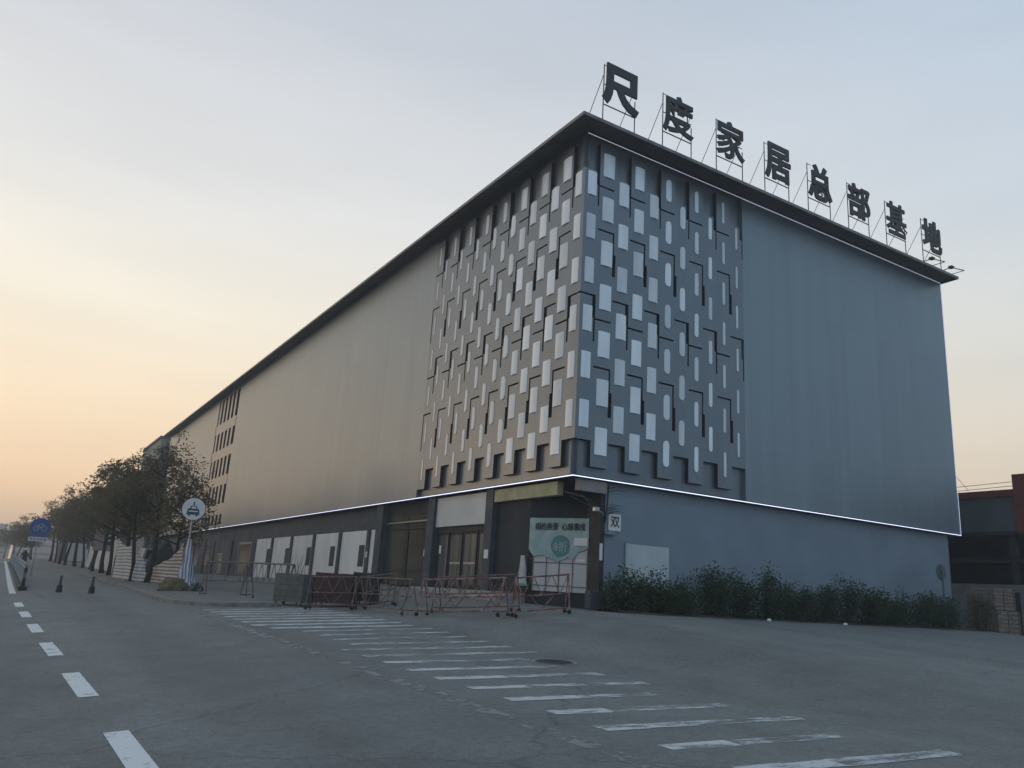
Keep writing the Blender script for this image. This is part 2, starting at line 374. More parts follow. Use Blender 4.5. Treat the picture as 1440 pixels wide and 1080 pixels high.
# ---------------------------------------------------------------- the building
T = thing('exhibition_building', 'huge grey building with patterned corner facade, plain metal walls and overhanging flat roof', 'building')
ZL, ZT, W, L = 4.3, 17.26, 22.7, 87.4
def Fr(u, z, d): return (u, d, z)          # right facade: d = depth inwards
def Fl(u, z, d): return (d, u, z)          # left facade
def relief(name, uk, U, to3, off=0., own=None, kw=1., D=.18):
    """solid panel with real recesses: two planes joined by returns coloured dark for recess shade"""
    rec = [(0, U, 16.86, ZT)]
    n = len(uk)-1 if uk else 0
    if own: rec = own; D = .3
    for k in range(0, n, 2):
        a, b = uk[k], uk[k+1]; c = uk[k+2] if k+2 <= n else None
        rec += [(a, b, 15.66, 16.86), (b-.17*kw, b, 15.1, 15.66), (b-.06*kw, b, 14.28, 15.1)]
        rec += [(a, b, 10.73, 10.80), (b-.07*kw, b, 9.07, 9.95), (b-.15*kw, b, 9.95, 10.73), (a, b, ZL, 5.56)]
        if c:
            rec += [(b, c-.05, 15.07, 15.14), (b, c, 13.33, 13.40), (c-.07*kw, c, 12.55, 13.33), (c-.07*kw, min(U, c+.09*kw), 11.69, 12.55),
                    (b, c-.05, 9.88, 9.95), (b, c, 8.13, 8.20), (c-.07*kw, c, 7.35, 8.13), (c-.07*kw, min(U, c+.09*kw), 6.47, 7.35), (b, c, ZL, 4.68)]
    us = sorted({0, U, *[r[i] for r in rec for i in (0, 1)]}); zs = sorted({ZL, ZT, *[r[i] for r in rec for i in (2, 3)]})
    low = [[any(r[0]-1e-6 <= (us[i]+us[i+1])/2 <= r[1]+1e-6 and r[2]-1e-6 <= (zs[j]+zs[j+1])/2 <= r[3]+1e-6 for r in rec) for i in range(len(us)-1)] for j in range(len(zs)-1)]
    bm = B()
    P = lambda u, z, d: bm.verts.new(to3(u+off, z, d))
    for j in range(len(zs)-1):
        i = 0
        while i < len(us)-1:                                     # merge runs of equal depth
            k = i
            while k+1 < len(us)-1 and low[j][k+1] == low[j][i]: k += 1
            d = D if low[j][i] else 0
            bm.faces.new((P(us[i], zs[j], d), P(us[k+1], zs[j], d), P(us[k+1], zs[j+1], d), P(us[i], zs[j+1], d))).material_index = 1 if (own and d) else 0  # own slots carry the same dark colour on their backs
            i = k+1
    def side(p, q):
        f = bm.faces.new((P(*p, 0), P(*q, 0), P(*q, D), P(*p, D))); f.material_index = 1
    for j in range(len(zs)-1):
        for i in range(1, len(us)-1):
            if low[j][i] != low[j][i-1]: side((us[i], zs[j]), (us[i], zs[j+1]))
    for i in range(len(us)-1):
        for j in range(1, len(zs)-1):
            if low[j][i] != low[j-1][i]: side((us[i], zs[j]), (us[i+1], zs[j]))
        if not low[0][i]: side((us[i], zs[0]), (us[i+1], zs[0]))
    for j in range(len(zs)-1):
        if not low[j][-1]: side((us[-1], zs[j]), (us[-1], zs[j+1]))
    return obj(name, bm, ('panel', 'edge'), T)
ur = [0] + [.75*k-.07 for k in range(1, 12)]; ul = [.7525*k for k in range(17)]
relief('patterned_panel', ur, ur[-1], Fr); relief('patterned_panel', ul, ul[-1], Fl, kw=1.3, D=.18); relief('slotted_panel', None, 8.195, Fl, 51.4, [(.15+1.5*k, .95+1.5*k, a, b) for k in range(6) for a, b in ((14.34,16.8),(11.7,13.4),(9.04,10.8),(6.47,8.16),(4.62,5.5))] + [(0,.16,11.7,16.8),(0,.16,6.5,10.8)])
EV = [15.09,13.38,11.67,9.87,8.17,6.45]; OD = [16.02,14.24,12.49,10.80,9.04,7.29,5.58]
wr = [.40,.52,.46,.46,.43,.29,.27,.20,.18,.13,.11]; wl = [.40,.52,.50,.48,.46,.44,.36,.30,.28,.25,.22,.19,.17,.15,.13,.11]
def pane(bm, u, z, w, pill, to3):
    h, n = .95, 8; cols = []
    for i in range(n+1):
        s = -1 + 2*i/n; x = u + s*w/2
        cap = (w/2)*(1-math.sqrt(max(0, 1-s*s))) if pill else 0
        d = -.012 - .075*w*(1-s*s)
        cols.append([bm.verts.new(to3(x, z-h/2+cap, d)), bm.verts.new(to3(x, z+h/2-cap, d))])
        if i in (0, n) and pill: pass
    for a, b in zip(cols, cols[1:]): bm.faces.new((a[0], b[0], b[1], a[1]))
    rim0 = [c[0] for c in cols] + [c[1] for c in reversed(cols)]
    inv = [bm.verts.new(to3(*back)) for back in [(u-w/2+w*i/n, (z-h/2+((w/2)*(1-math.sqrt(max(0, 1-(-1+2*i/n)**2))) if pill else 0)), .02) for i in range(n+1)] + [(u-w/2+w*i/n, (z+h/2-((w/2)*(1-math.sqrt(max(0, 1-(-1+2*i/n)**2))) if pill else 0)), .02) for i in reversed(range(n+1))]]
    for i in range(len(rim0)):
        k = (i+1) % len(rim0)
        if (rim0[i].co - rim0[k].co).length > 1e-5: bm.faces.new((rim0[i], rim0[k], inv[k], inv[i]))
wins = []
for k, w in enumerate(wr):
    for z in (OD if k % 2 else EV): wins.append((w*.9, .34+.745*k+(.015 if k else 0), z, w, k >= 5, Fr))
for k, w in enumerate(wl):
    for z in (OD if k % 2 else EV): wins.append((w*.45*(1-.028*k), .36+.7525*k+.01, z, w, k >= 6, Fl))
wins.sort(key=lambda t: -t[0])
rest = B()
for i, (q, u, z, w, pill, f) in enumerate(wins):
    if i < 100:
        bm = B(); pane(bm, u, z, w, pill, f); obj('window', bm, 'pane', T)
    else: pane(rest, u, z, w, pill, f)
o = obj('narrow_window', rest, 'pane', T); o['kind'] = 'stuff'
def slab(name, m, *b, bev=0.):
    bm = B(); box(bm, *b, bev=bev); return obj(name, bm, m, T)
slab('cladding_wall', 'wall', ur[-1]+.002, W, 0, .28, ZL, ZT)
slab('cladding_wall', 'wall', 0, .28, ul[-1]+.002, 51.4, ZL, ZT); slab('cladding_wall', 'wall', 0, .28, 59.6, L, ZL, ZT)
slab('upper_storey', 'darkwall', .31, W-.02, .31, L-.1, ZL+.05, ZT-.02)
# roof: thin fascia, soffit rising inwards
bm = B(); x0, y0, x1, y1 = -.85, -.95, W+.02, L+.3
o_ = [(x0,y0),(x1,y0),(x1,y1),(x0,y1)]; i_ = [(.02,.02),(x1,.02),(x1,y1),(.02,y1)]
lo = [bm.verts.new((x, y, 17.0)) for x, y in o_]; hi = [bm.verts.new((x, y, 17.13)) for x, y in o_]
inn = [bm.verts.new((x, y, 17.20)) for x, y in i_]; cap = [bm.verts.new((x*.98+.2, y, 17.34)) for x, y in ((.3,.3),(x1-.3,.3),(x1-.3,y1-.3),(.3,y1-.3))]
for i in range(4):
    k = (i+1) % 4
    for f, mi in ((bm.faces.new((lo[i], lo[k], hi[k], hi[i])), 1), (bm.faces.new((lo[i], inn[i], inn[k], lo[k])), 0), (bm.faces.new((hi[i], hi[k], cap[k], cap[i])), 2)): f.material_index = mi
bm.faces.new(cap).material_index = 2
obj('roof', bm, ('eave', 'fascia', 'roof'), T)
slab('light_strip', 'led', -.03, W+.02, -.03, -.003, ZL-.018, ZL+.008); slab('light_strip', 'led', -.03, -.003, -.0, 76.3, ZL-.018, ZL+.008)
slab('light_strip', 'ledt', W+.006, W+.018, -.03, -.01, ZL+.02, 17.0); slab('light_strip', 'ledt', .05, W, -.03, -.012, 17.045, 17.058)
# ground floor, set back under the facade
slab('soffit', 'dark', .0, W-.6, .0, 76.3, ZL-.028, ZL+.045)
slab('ground_wall', 'lowwall', 1.62, 22.1, .30, .5, -.5, ZL-.03); slab('ground_wall', 'lowwall', 21.9, 22.1, .5, 30, -.5, ZL-.03)
slab('ground_storey', 'darkwall', 2.4, 21.85, 4.6, 76, -.5, ZL-.03)
slab('drain_pipe', 'column', 22.12, 22.22, .34, .44, -.3, ZL-.03)
bm = B(); box(bm, 2.55, 4.52, .26, .298, .55, 2.3); o = obj('board', bm, 'board', T)
bm = B()
for b in ((2.5,2.55,.25,.298,.5,2.36),(4.52,4.57,.25,.298,.5,2.36),(2.55,4.52,.25,.298,2.3,2.36)): box(bm, *b)
obj('frame', bm, 'lowwall', o)
# left side ground floor
for y0, y1 in ((16.0,16.75),(10.3,10.95),(5.3,5.85)): slab('column', 'column', .12, .62, y0, y1, 0, ZL-.03)
slab('inner_wall', 'darkwall', .34, .5, 2.86, 5.3, .1, ZL-.03)
slab('fascia_board', 'board', .24, .34, 5.86, 10.29, 2.96, 4.2)
o = slab('entrance', 'dark', .36, .5, 5.86, 10.29, 2.72, 2.955)
for y0, y1 in ((5.9,6.75),(6.85,8.0),(8.1,9.2),(9.3,10.25)):
    bm = B(); box(bm, .44, .47, y0, y1, .46, 2.71); d = obj('glass_door', bm, 'doorglass', T)
    bm = B()
    for a, b in ((y0, y0+.06), (y1-.06, y1)): box(bm, .41, .50, a, b, .46, 2.71)
    box(bm, .41, .50, y0+.06, y1-.06, 2.62, 2.71); box(bm, .41, .50, y0+.06, y1-.06, .46, .60); obj('frame', bm, 'dark', d)
    if 6.8 < y0 < 9:
        bm = B(); box(bm, .425, .438, y0+.1, y1-.1, 1.42, 1.50); obj('safety_band', bm, 'alu', d)
bm = B(); box(bm, .44, .47, 10.96, 15.99, .5, 3.7); g = obj('shop_window', bm, 'glass', T)
bm = B()
for z in (.46, 1.1, 3.0, 3.66): box(bm, .40, .50, 10.96, 15.99, z, z+.05)
box(bm, .40, .50, 13.4, 13.46, .51, 1.1); box(bm, .40, .50, 13.4, 13.46, 1.15, 3.0); obj('frame', bm, 'dark', g)
bm = B(); box(bm, .36, .44, 10.96, 15.99, 3.30, 3.36); obj('shutter_rail', bm, 'alu', g)
slab('fascia_panel', 'darkwall', .42, .55, 10.96, 15.99, 3.71, ZL-.03)
slab('fascia_panel', 'column', .40, .55, 16.76, 41.0, 3.12, ZL-.03)
slab('fascia_panel', 'greywall', .42, .56, 41.0, 76.0, -.1, ZL-.03)
bays = [16.76, 18.3, 22.5, 27.0, 31.5, 36.0, 40.5]
for i, (a, b) in enumerate(zip(bays, bays[1:])):
    bm = B(); p1 = b-.35
    box(bm, .40, .5, a, p1, .15, 3.10); p = obj('white_panel', bm, 'white', T)
    slab('pilaster', 'column', .30, .55, p1+.002, b-.002, .1, 3.118)
    if i:
        wy = a+.35 if i not in (2,) else a+.6
        bm = B(); box(bm, .385, .42, wy, wy+.75, 1.25, 2.35); obj('small_window', bm, 'edge', p)
for y0, y1, zt in ((41.4,45.2,2.95),(50.6,52.6,2.15)):
    bm = B(); 
    for bx in ((y0, y0+.14, .2, zt), (y1-.14, y1, .2, zt), (y0+.14, y1-.14, zt-.14, zt)): box(bm, .36, .46, bx[0], bx[1], bx[2], bx[3])
    d = obj('doorway_frame', bm, 'alu', T)
    bm = B(); box(bm, .405, .43, y0+.14, y1-.14, .2, zt-.14); obj('door_leaf', bm, 'glass', d)
for y in (47.5, 54.2, 58., 63.): slab('pilaster', 'dark', .34, .45, y, y+.5, .1, 3.2)
for y in (56, 61, 66): slab('dark_opening', 'glass', .39, .45, y, y+2.0, 1.1, 2.9)
slab('doorstep', 'stone', -.4, .33, 3.0, 11.0, -.1, .44); slab('doorstep', 'stone', -.75, -.402, 3.2, 11.0, -.1, .29)
# cut-off corner with the closed entrance: wall from A to C
A2, C2 = Vector((.36, 2.82)), Vector((1.53, .9)); t2 = (C2-A2).normalized(); n2 = Vector((t2.y, -t2.x)); LEN = (C2-A2).length
def Fc(u, z, d): p = A2 + u*t2 + d*n2*-1; return (p.x, p.y, z)
if n2.x > 0: pass
def cbox(bm, u0, u1, z0, z1, d0, d1, mi=0):
    vs = [bm.verts.new(Fc(u, z, d)) for z in (z0, z1) for u, d in ((u0,d0),(u1,d0),(u1,d1),(u0,d1))]
    for a in ((3,2,1,0),(4,5,6,7),(0,1,5,4),(1,2,6,5),(2,3,7,6),(3,0,4,7)): bm.faces.new([vs[i] for i in a]).material_index = mi
# Fc: d > 0 lies inside the building, d < 0 in front of the door
sgn = 1 if (Fc(0,0,1)[0] > A2.x) else -1
def Fo(u, z, d): return Fc(u, z, -sgn*d)   # d metres in front of the corner wall
bm = B()
def obox(bm, u0, u1, z0, z1, d0, d1, mi=0):
    vs = [bm.verts.new(Fo(u, z, d)) for z in (z0, z1) for u, d in ((u0,d0),(u1,d0),(u1,d1),(u0,d1))]
    for a in ((3,2,1,0),(4,5,6,7),(0,1,5,4),(1,2,6,5),(2,3,7,6),(3,0,4,7)): bm.faces.new([vs[i] for i in a]).material_index = mi
obox(bm, -.1, LEN+.1, 0, ZL-.03, -.2, 0); obj('corner_wall', bm, 'darkwall', T)
bm = B(); obox(bm, .12, LEN*.5-.015, .55, 2.2, .004, .05); obox(bm, LEN*.5+.015, LEN-.06, .55, 2.2, .004, .05); dd = obj('corner_door', bm, 'door', T)
bm = B()
for z in (.72, 1.5): obox(bm, .12, LEN-.06, z, z+.03, .052, .07)
for u in (.12, LEN*.28, LEN*.5-.015, LEN*.72, LEN-.09): obox(bm, u, u+.03, .55, 2.2, .071, .085)
obj('door_bar', bm, 'steel', dd)
slab('pillar', 'dark', 1.43, 1.615, .28, 1.0, 0, ZL-.03)
slab('beam', 'yellow', .16, .42, 1.1, 5.28, 3.74, 4.2); slab('beam', 'plaster', .35, 1.55, .14, .34, 3.86, 4.26)
bm = B(); tube(bm, [(.35,.9,3.85),(.8,.5,3.72),(1.4,.6,3.55)], .03, 5); tube(bm, [(.8,.6,3.8),(1.5,.7,3.35)], .015, 4); tube(bm, [(.6,1.0,3.75),(1.0,.6,3.5),(1.5,.5,3.4)], .012, 4); obj('hanging_conduit', bm, 'steel', T)

# things fixed to the ground floor
def on_corner(name, label, cat, build, m):
    bm = B(); build(bm); o = obj(name, bm, m); return tag(o, label, cat)
def poster(bm):
    n = 12; top = 3.05
    low = [1.95,1.72,1.74,1.76,1.70,1.62,1.55,1.62,1.74,1.62,1.9,1.95,2.05]
    for i in range(n):
        u0, u1 = -.05+LEN*1.0*i/n, -.05+LEN*1.0*(i+1)/n
        d = [.10+.012*math.sin(k*1.7) for k in (i, i+1)]
        quad(bm, [Fo(u0, low[i], d[0]), Fo(u1, low[i+1], d[1]), Fo(u1, top-.02*(i%2), d[1]), Fo(u0, top-.02*((i+1)%2), d[0])])
        quad(bm, [Fo(u0, low[i], d[0]-.008), Fo(u1, low[i+1], d[1]-.008), Fo(u1, top, d[1]-.008), Fo(u0, top, d[0]-.008)])
bm = B(); poster(bm); po = tag(obj('torn_poster', bm, 'poster'), 'torn teal poster with black Chinese lettering hung over the corner entrance door', 'poster')
bm = B(); text(bm, '相约美景  心想事成', 1, lambda u, v, w: Fo(LEN*.5+u, 2.62+v, .125+w), .006, .02, height=.27, width=1.9); obj('lettering', bm, 'posterdark', po)
bm = B(); prism(bm, [(x+LEN*.52, y+2.1) for x, y in disc(.36)], .008, frame=lambda u, v, w: Fo(u, v, .118+w)); obj('badge', bm, 'posterteal', po)
bm = B(); text(bm, '8折', 1, lambda u, v, w: Fo(LEN*.52+u, 1.9+v, .13+w), .006, .01, height=.34); obj('badge_lettering', bm, 'poster', po)
bm = B(); obox(bm, LEN*.74, LEN*.96, 2.12, 2.38, .118, .126); obj('white_patch', bm, 'paper', po)
def sheet_thing(name, label, cat, m, b, group=None):
    bm = B(); box(bm, *b); return tag(obj(name, bm, m), label, cat, group)
bm = B(); obox(bm, LEN*.78, LEN*.92, 1.58, 1.66, .052, .06); tag(obj('notice', bm, 'paper'), 'narrow white notice on the cream corner door below the torn poster', 'notice')
sheet_thing('notice', 'tall white paper notice on the dark pillar beside the corner entrance', 'notice', 'paper', (1.42,1.54,.268,.278,1.65,2.2))
sheet_thing('notice', 'white ragged sticker on the grey column left of the dark inner wall', 'notice', 'paper', (.108,.118,5.42,5.72,1.62,1.95))
sheet_thing('notice', 'small white notice on the left edge of the glass doors', 'notice', 'paper', (.395,.405,9.9,10.1,1.85,2.2))
sheet_thing('notice', 'upper white notice on the dark shop window', 'notice', 'paper', (.42,.436,11.45,11.65,1.75,2.05))
sheet_thing('notice', 'pale lower notice on the dark shop window', 'notice', 'board', (.42,.436,11.05,11.3,1.3,1.62))
sheet_thing('notice', 'small round-cornered white notice on the pilaster between white wall panels', 'notice', 'paper', (.28,.295,17.95,18.15,1.7,2.0))
bm = B(); box(bm, 1.75, 2.28, .24, .28, 2.66, 3.24); ps = tag(obj('wall_sign', bm, 'paper'), 'crumpled white sign with one Chinese character on the blue-grey wall by the corner', 'sign')
bm = B(); text(bm, '双', 1, lambda u, v, w: (2.02+u, .236-w, 2.78+v), .006, .016, height=.36); obj('lettering', bm, 'posterdark', ps)
bm = B(); box(bm, 1.6, 2.0, .12, .28, 2.5, 2.62, bev=.02); tag(obj('lamp_box', bm, 'lowwall'), 'blue-grey box under the crumpled white wall sign', 'box')
bm = B(); tube(bm, [(.75,-.35,3.22),(1.2,-.1,3.16),(1.52,.3,3.1)], .035, 6); box(bm, .62,.82,-.45,-.3,3.15,3.3, bev=.02); tag(obj('floodlight', bm, 'chrome'), 'white floodlight arm sticking out over the corner entrance', 'light')
random.seed(5); bm = B()
for k in range(9):
    p = Vector((1.62+.1*random.random(), .2, 3.2+1.0*random.random())); q = p + Vector((.25+.35*random.random(), -.3*random.random(), .12*(random.random()-.3)))
    tube(bm, [p, (p+q)/2+Vector((0,0,.05)), q], [.012,.008,.004], 4)
tube(bm, [(1.6,.25,2.9),(1.64,.2,3.6),(1.66,.2,4.15)], .025, 5); tag(obj('dead_branch', bm, 'bark'), 'dead leafless branch clinging to the wall above the white wall sign', 'branch')
bm = B(); prev = None
for j in range(9):
    z = .68+.13*j; w = .30*(1-.085*j); ring = [bm.verts.new((.12+.12*math.cos(a)*(1-.07*j), 2.95+w*math.sin(a)*(1+.25*math.sin(3*a+j)), z)) for a in [2*math.pi*k/12 for k in range(12)]]
    if prev:
        for k in range(12): bm.faces.new((prev[k], prev[(k+1)%12], ring[(k+1)%12], ring[k]))
    else: bm.faces.new(ring)
    prev = ring
bm.faces.new(prev); tag(obj('hanging_cloth', bm, 'clothwhite', smooth=True), 'pale cloth bunched at the top, hanging left of the corner door', 'cloth')
a = thing('air_conditioner', 'small grey air conditioner unit at the foot of the corner pillar', 'air conditioner', (1.15, .05, gz(1.2,0)))
bm = B(); box(bm, -.35, .35, -.14, .14, .06, .62, bev=.02); obj('casing', bm, 'column', a)
bm = B(); prism(bm, disc(.2, 20), .015, frame=lambda u, v, w: (u-.06, -.142-w, .34+v)); obj('fan_grille', bm, 'wire', a)

# ---------------------------------------------------------------- roof sign
names = [('尺','open two-legged'),('度','second from the corner, dotted-roof'),('家','third from the corner, sweeping-stroke'),('居','fourth from the corner, boxed'),
         ('总','fifth from the corner, split-base'),('部','sixth from the corner, two-column'),('基','seventh from the corner, cross-barred'),('地','eighth and farthest, hook-ended')]
cx8 = [1.12,4.06,6.98,9.86,12.66,15.48,18.36,21.33]
BOLD = {'尺':.07,'居':.03,'总':.032,'度':.022,'家':.022,'部':.023,'基':.019,'地':.031}
for (ch, how), xc in zip(names, cx8):
    a = thing('sign_character', f'{how} dark character {ch} standing on the roof edge', 'sign character', (xc, -.5, 17.12), group='roof sign characters')
    bm = B()
    if ch == '尺':                       # broad strokes drawn by hand, butted end to end
        for poly in ([(.08,1),(.97,1),(.97,.80),(.08,.80)], [(.77,.80),(.97,.80),(.97,.42),(.77,.42)], [(.08,.80),(.28,.80),(.28,.60),(.08,.60)], [(.28,.60),(.77,.60),(.77,.42),(.28,.42)],
                     [(.08,.60),(.28,.60),(.28,.42),(.26,.28),(.20,.10),(.13,0),(-.03,.13),(.04,.27),(.07,.42)], [(.38,.42),(.57,.42),(.66,.29),(.80,.19),(1.03,.11),(.95,-.05),(.73,.01),(.56,.13),(.45,.28)]):
            prism(bm, poly, .07, frame=lambda u, v, w: ((u-.5)*1.66, -w, 1.08+v*1.74))
    else: text(bm, ch, 1, lambda u, v, w: (u, -w, 1.08+v), .07, BOLD[ch], height=1.74, width=1.62)
    obj('character', bm, 'letter', a)
    bm = B()
    for s in (-1, 1):
        tube(bm, [(.76*s, .05, 0), (.76*s, .05, 2.75 if s < 0 else 1.75)], .022, 5)
        tube(bm, [(.76*s, .07, 2.3), (.72*s-.02, 1.6, .05)], .016, 4)
    tube(bm, [(-.76,.05,1.05), (.76,.05,1.05)], .025, 5); tube(bm, [(-.76,.05,1.9), (.76,.05,1.9)], .018, 5); tube(bm, [(-.76,.05,2.72),(-.5,.05,2.72)], .018, 4)
    obj('support_frame', bm, 'wire', a)
for lab, x in (('roof floodlight bracket at the far end of the roof edge', 22.5), ('roof floodlight bracket behind the last sign character', 20.8)):
    a = thing('roof_floodlight', lab, 'floodlight', (x, -.45, 17.13), group='roof floodlights')
    bm = B(); tube(bm, [(-.5,.3,.25),(.25,-.15,.62),(.8,-.5,.5)], .025, 5); tube(bm, [(.8,-.5,.5),(-.1,.2,.1)], .02, 5); tube(bm, [(-.5,.3,.25),(-.5,.3,0)], .025, 5); tube(bm, [(-.1,.2,.1),(-.1,.2,0)], .025, 5); obj('bracket', bm, 'wire', a)
    bm = B(); box(bm, .13, .38, -.26, -.04, .58, .70, bev=.02); obj('lamp_head', bm, 'letter', a)

# ---------------------------------------------------------------- wheeled barriers
def barrier(label, p, q, paint='redwhite', sag=0.):
    """steel crowd barrier on castors, from ground point p to q"""
    p, q = Vector(p), Vector(q); Ln = (q-p).length; ang = math.atan2(q.y-p.y, q.x-p.x)
    zc = (gz(*p)+gz(*q))/2; a = thing('crowd_barrier', label, 'barrier', (p.x, p.y, 0), ang, 'wheeled crowd barriers in front of the building')
    z0, z1 = gz(*p), gz(*q); zz = lambda u: z0 + (z1-z0)*u/Ln
    H, Lo, Bt = (1.42, .68, .16) if paint == 'steel' else (1.08, .56, .16)
    for nm, h, r in (('top_rail', H, .028), ('middle_rail', Lo, .022), ('bottom_rail', Bt, .022)):
        if nm == 'bottom_rail' and paint == 'steel': continue
        bm = B(); tube(bm, [(0,0,zz(0)+h), (Ln/2,0,zz(Ln/2)+h-sag), (Ln,0,zz(Ln)+h)], r*(1.35 if paint == 'steel' else 1.), 6); obj(nm, bm, paint, a)
    bm = B(); n = max(2, round(Ln/.55)); 
    for k in range(n):
        u0, u1 = Ln*k/n, Ln*(k+1)/n; um = (u0+u1)/2
        tube(bm, [(u0+.03,0,zz(u0)+H), (um,0,zz(um)+Lo)], .014, 5); tube(bm, [(u1-.03,0,zz(u1)+H), (um,0,zz(um)+Lo)], .014, 5)
    if paint != 'steel':
        for k in range(max(1, n//2)):
            um = Ln*(k+.5)/max(1, n//2); tube(bm, [(um-.35,0,zz(um)+Lo), (um,0,zz(um)+Bt)], .014, 5); tube(bm, [(um+.35,0,zz(um)+Lo), (um,0,zz(um)+Bt)], .014, 5)
    obj('bracing', bm, paint, a)
    for u in (.03, Ln-.03):
        bm = B(); z = zz(u)
        for s in (-1, 1): tube(bm, [(u, .03*s, z+H), (u, .27*s, z+Bt), (u, .27*s, z+.1)], .02, 6)
        tube(bm, [(u,-.27,z+Bt), (u,.27,z+Bt)], .02, 6); obj('end_frame', bm, paint, a)
        for s in (-1, 1):
            bm = B(); prism(bm, [(x, y+.06) for x, y in disc(.06, 14)], .035, frame=lambda uu, v, w: (u+uu, .27*s-.017+w, z+v)); obj('castor', bm, 'rubber', a)
    return a
barrier('bare grey steel barrier nearest the striped tarpaulin', (-8.3,13.8), (-6.9,12.7), 'steel')
barrier('bare grey steel barrier ending behind the grey-green box', (-6.75,12.9), (-6.15,8.9), 'steel')
barrier('dull red barrier in front of the dark red board', (-6.45,6.0), (-5.1,5.1), 'rust')
barrier('pale-railed rusty barrier between the dark green box and the red barriers', (-5.05,5.0), (-4.6,1.8), 'rust')
barrier('long red barrier in front of the glass doors', (-4.45,1.35), (-3.15,-1.3))
barrier('red barrier in front of the corner entrance', (-3.1,-1.7), (-1.65,-2.3))
barrier('red barrier turned end-on behind the pale-railed one', (-4.7,5.3), (-3.7,5.0), 'rust')
barrier('faded red barrier standing farther back by the doorsteps', (-3.8,1.7), (-2.3,-.6), 'rust')
def planks(name, label, cat, m, loc, rz, w, d, h):
    a = thing(name, label, cat, (*loc, gz(*loc)), rz)
    bm = B(); 
    for k in range(5): box(bm, -w/2, w/2, -d/2, -d/2+.03, .12+h*k/5*.9, .12+h*(k+1)/5*.9-.012)
    box(bm, -w/2, -w/2+.03, -d/2+.032, d/2, .12, .12+h*.9); box(bm, w/2-.03, w/2, -d/2+.032, d/2, .12, .12+h*.9); box(bm, -w/2+.032, w/2-.032, d/2-.03, d/2, .12, .12+h*.9); box(bm, -w/2+.032, w/2-.032, -d/2+.032, d/2-.032, .12, .16)
    obj('side_board', bm, m, a)
    for sx in (-1, 1):
        for sy in (-1, 1):
            bm = B(); tube(bm, [(sx*(w/2-.08), sy*(d/2-.08), 0), (sx*(w/2-.08), sy*(d/2-.08), .12)], .03, 6); obj('foot', bm, 'rubber', a)
    return a
a = planks('planter_box', 'grey-green board planter with bare twigs between the barriers', 'planter', 'greenbox', (-6.3,8.1), R(-62), 1.4, .6, 1.1)
bm = B(); box(bm, -.53, .53, -.23, .23, .6, .85); obj('soil', bm, 'soil', a)
random.seed(3); bm = B()
for k in range(14):
    x, y = .45*(random.random()*2-1), .2*(random.random()*2-1); h = .3+.75*random.random()
    tube(bm, [(x,y,.8), (x+.06*random.uniform(-1,1),y,.85+h*.5), (x+.2*random.uniform(-1,1),y+.1*random.uniform(-1,1),.85+h)], [.012,.009,.004], 4)
obj('twig', bm, 'bark', a)
planks('crate', 'dark red board crate behind a dull red barrier', 'crate', 'red', (-5.15,6.9), R(-47), 1.45, .6, 1.15)
planks('crate', 'dark green board crate beside the dark red one', 'crate', 'darkbox', (-4.2,6.5), R(-50), .8, .6, 1.1)

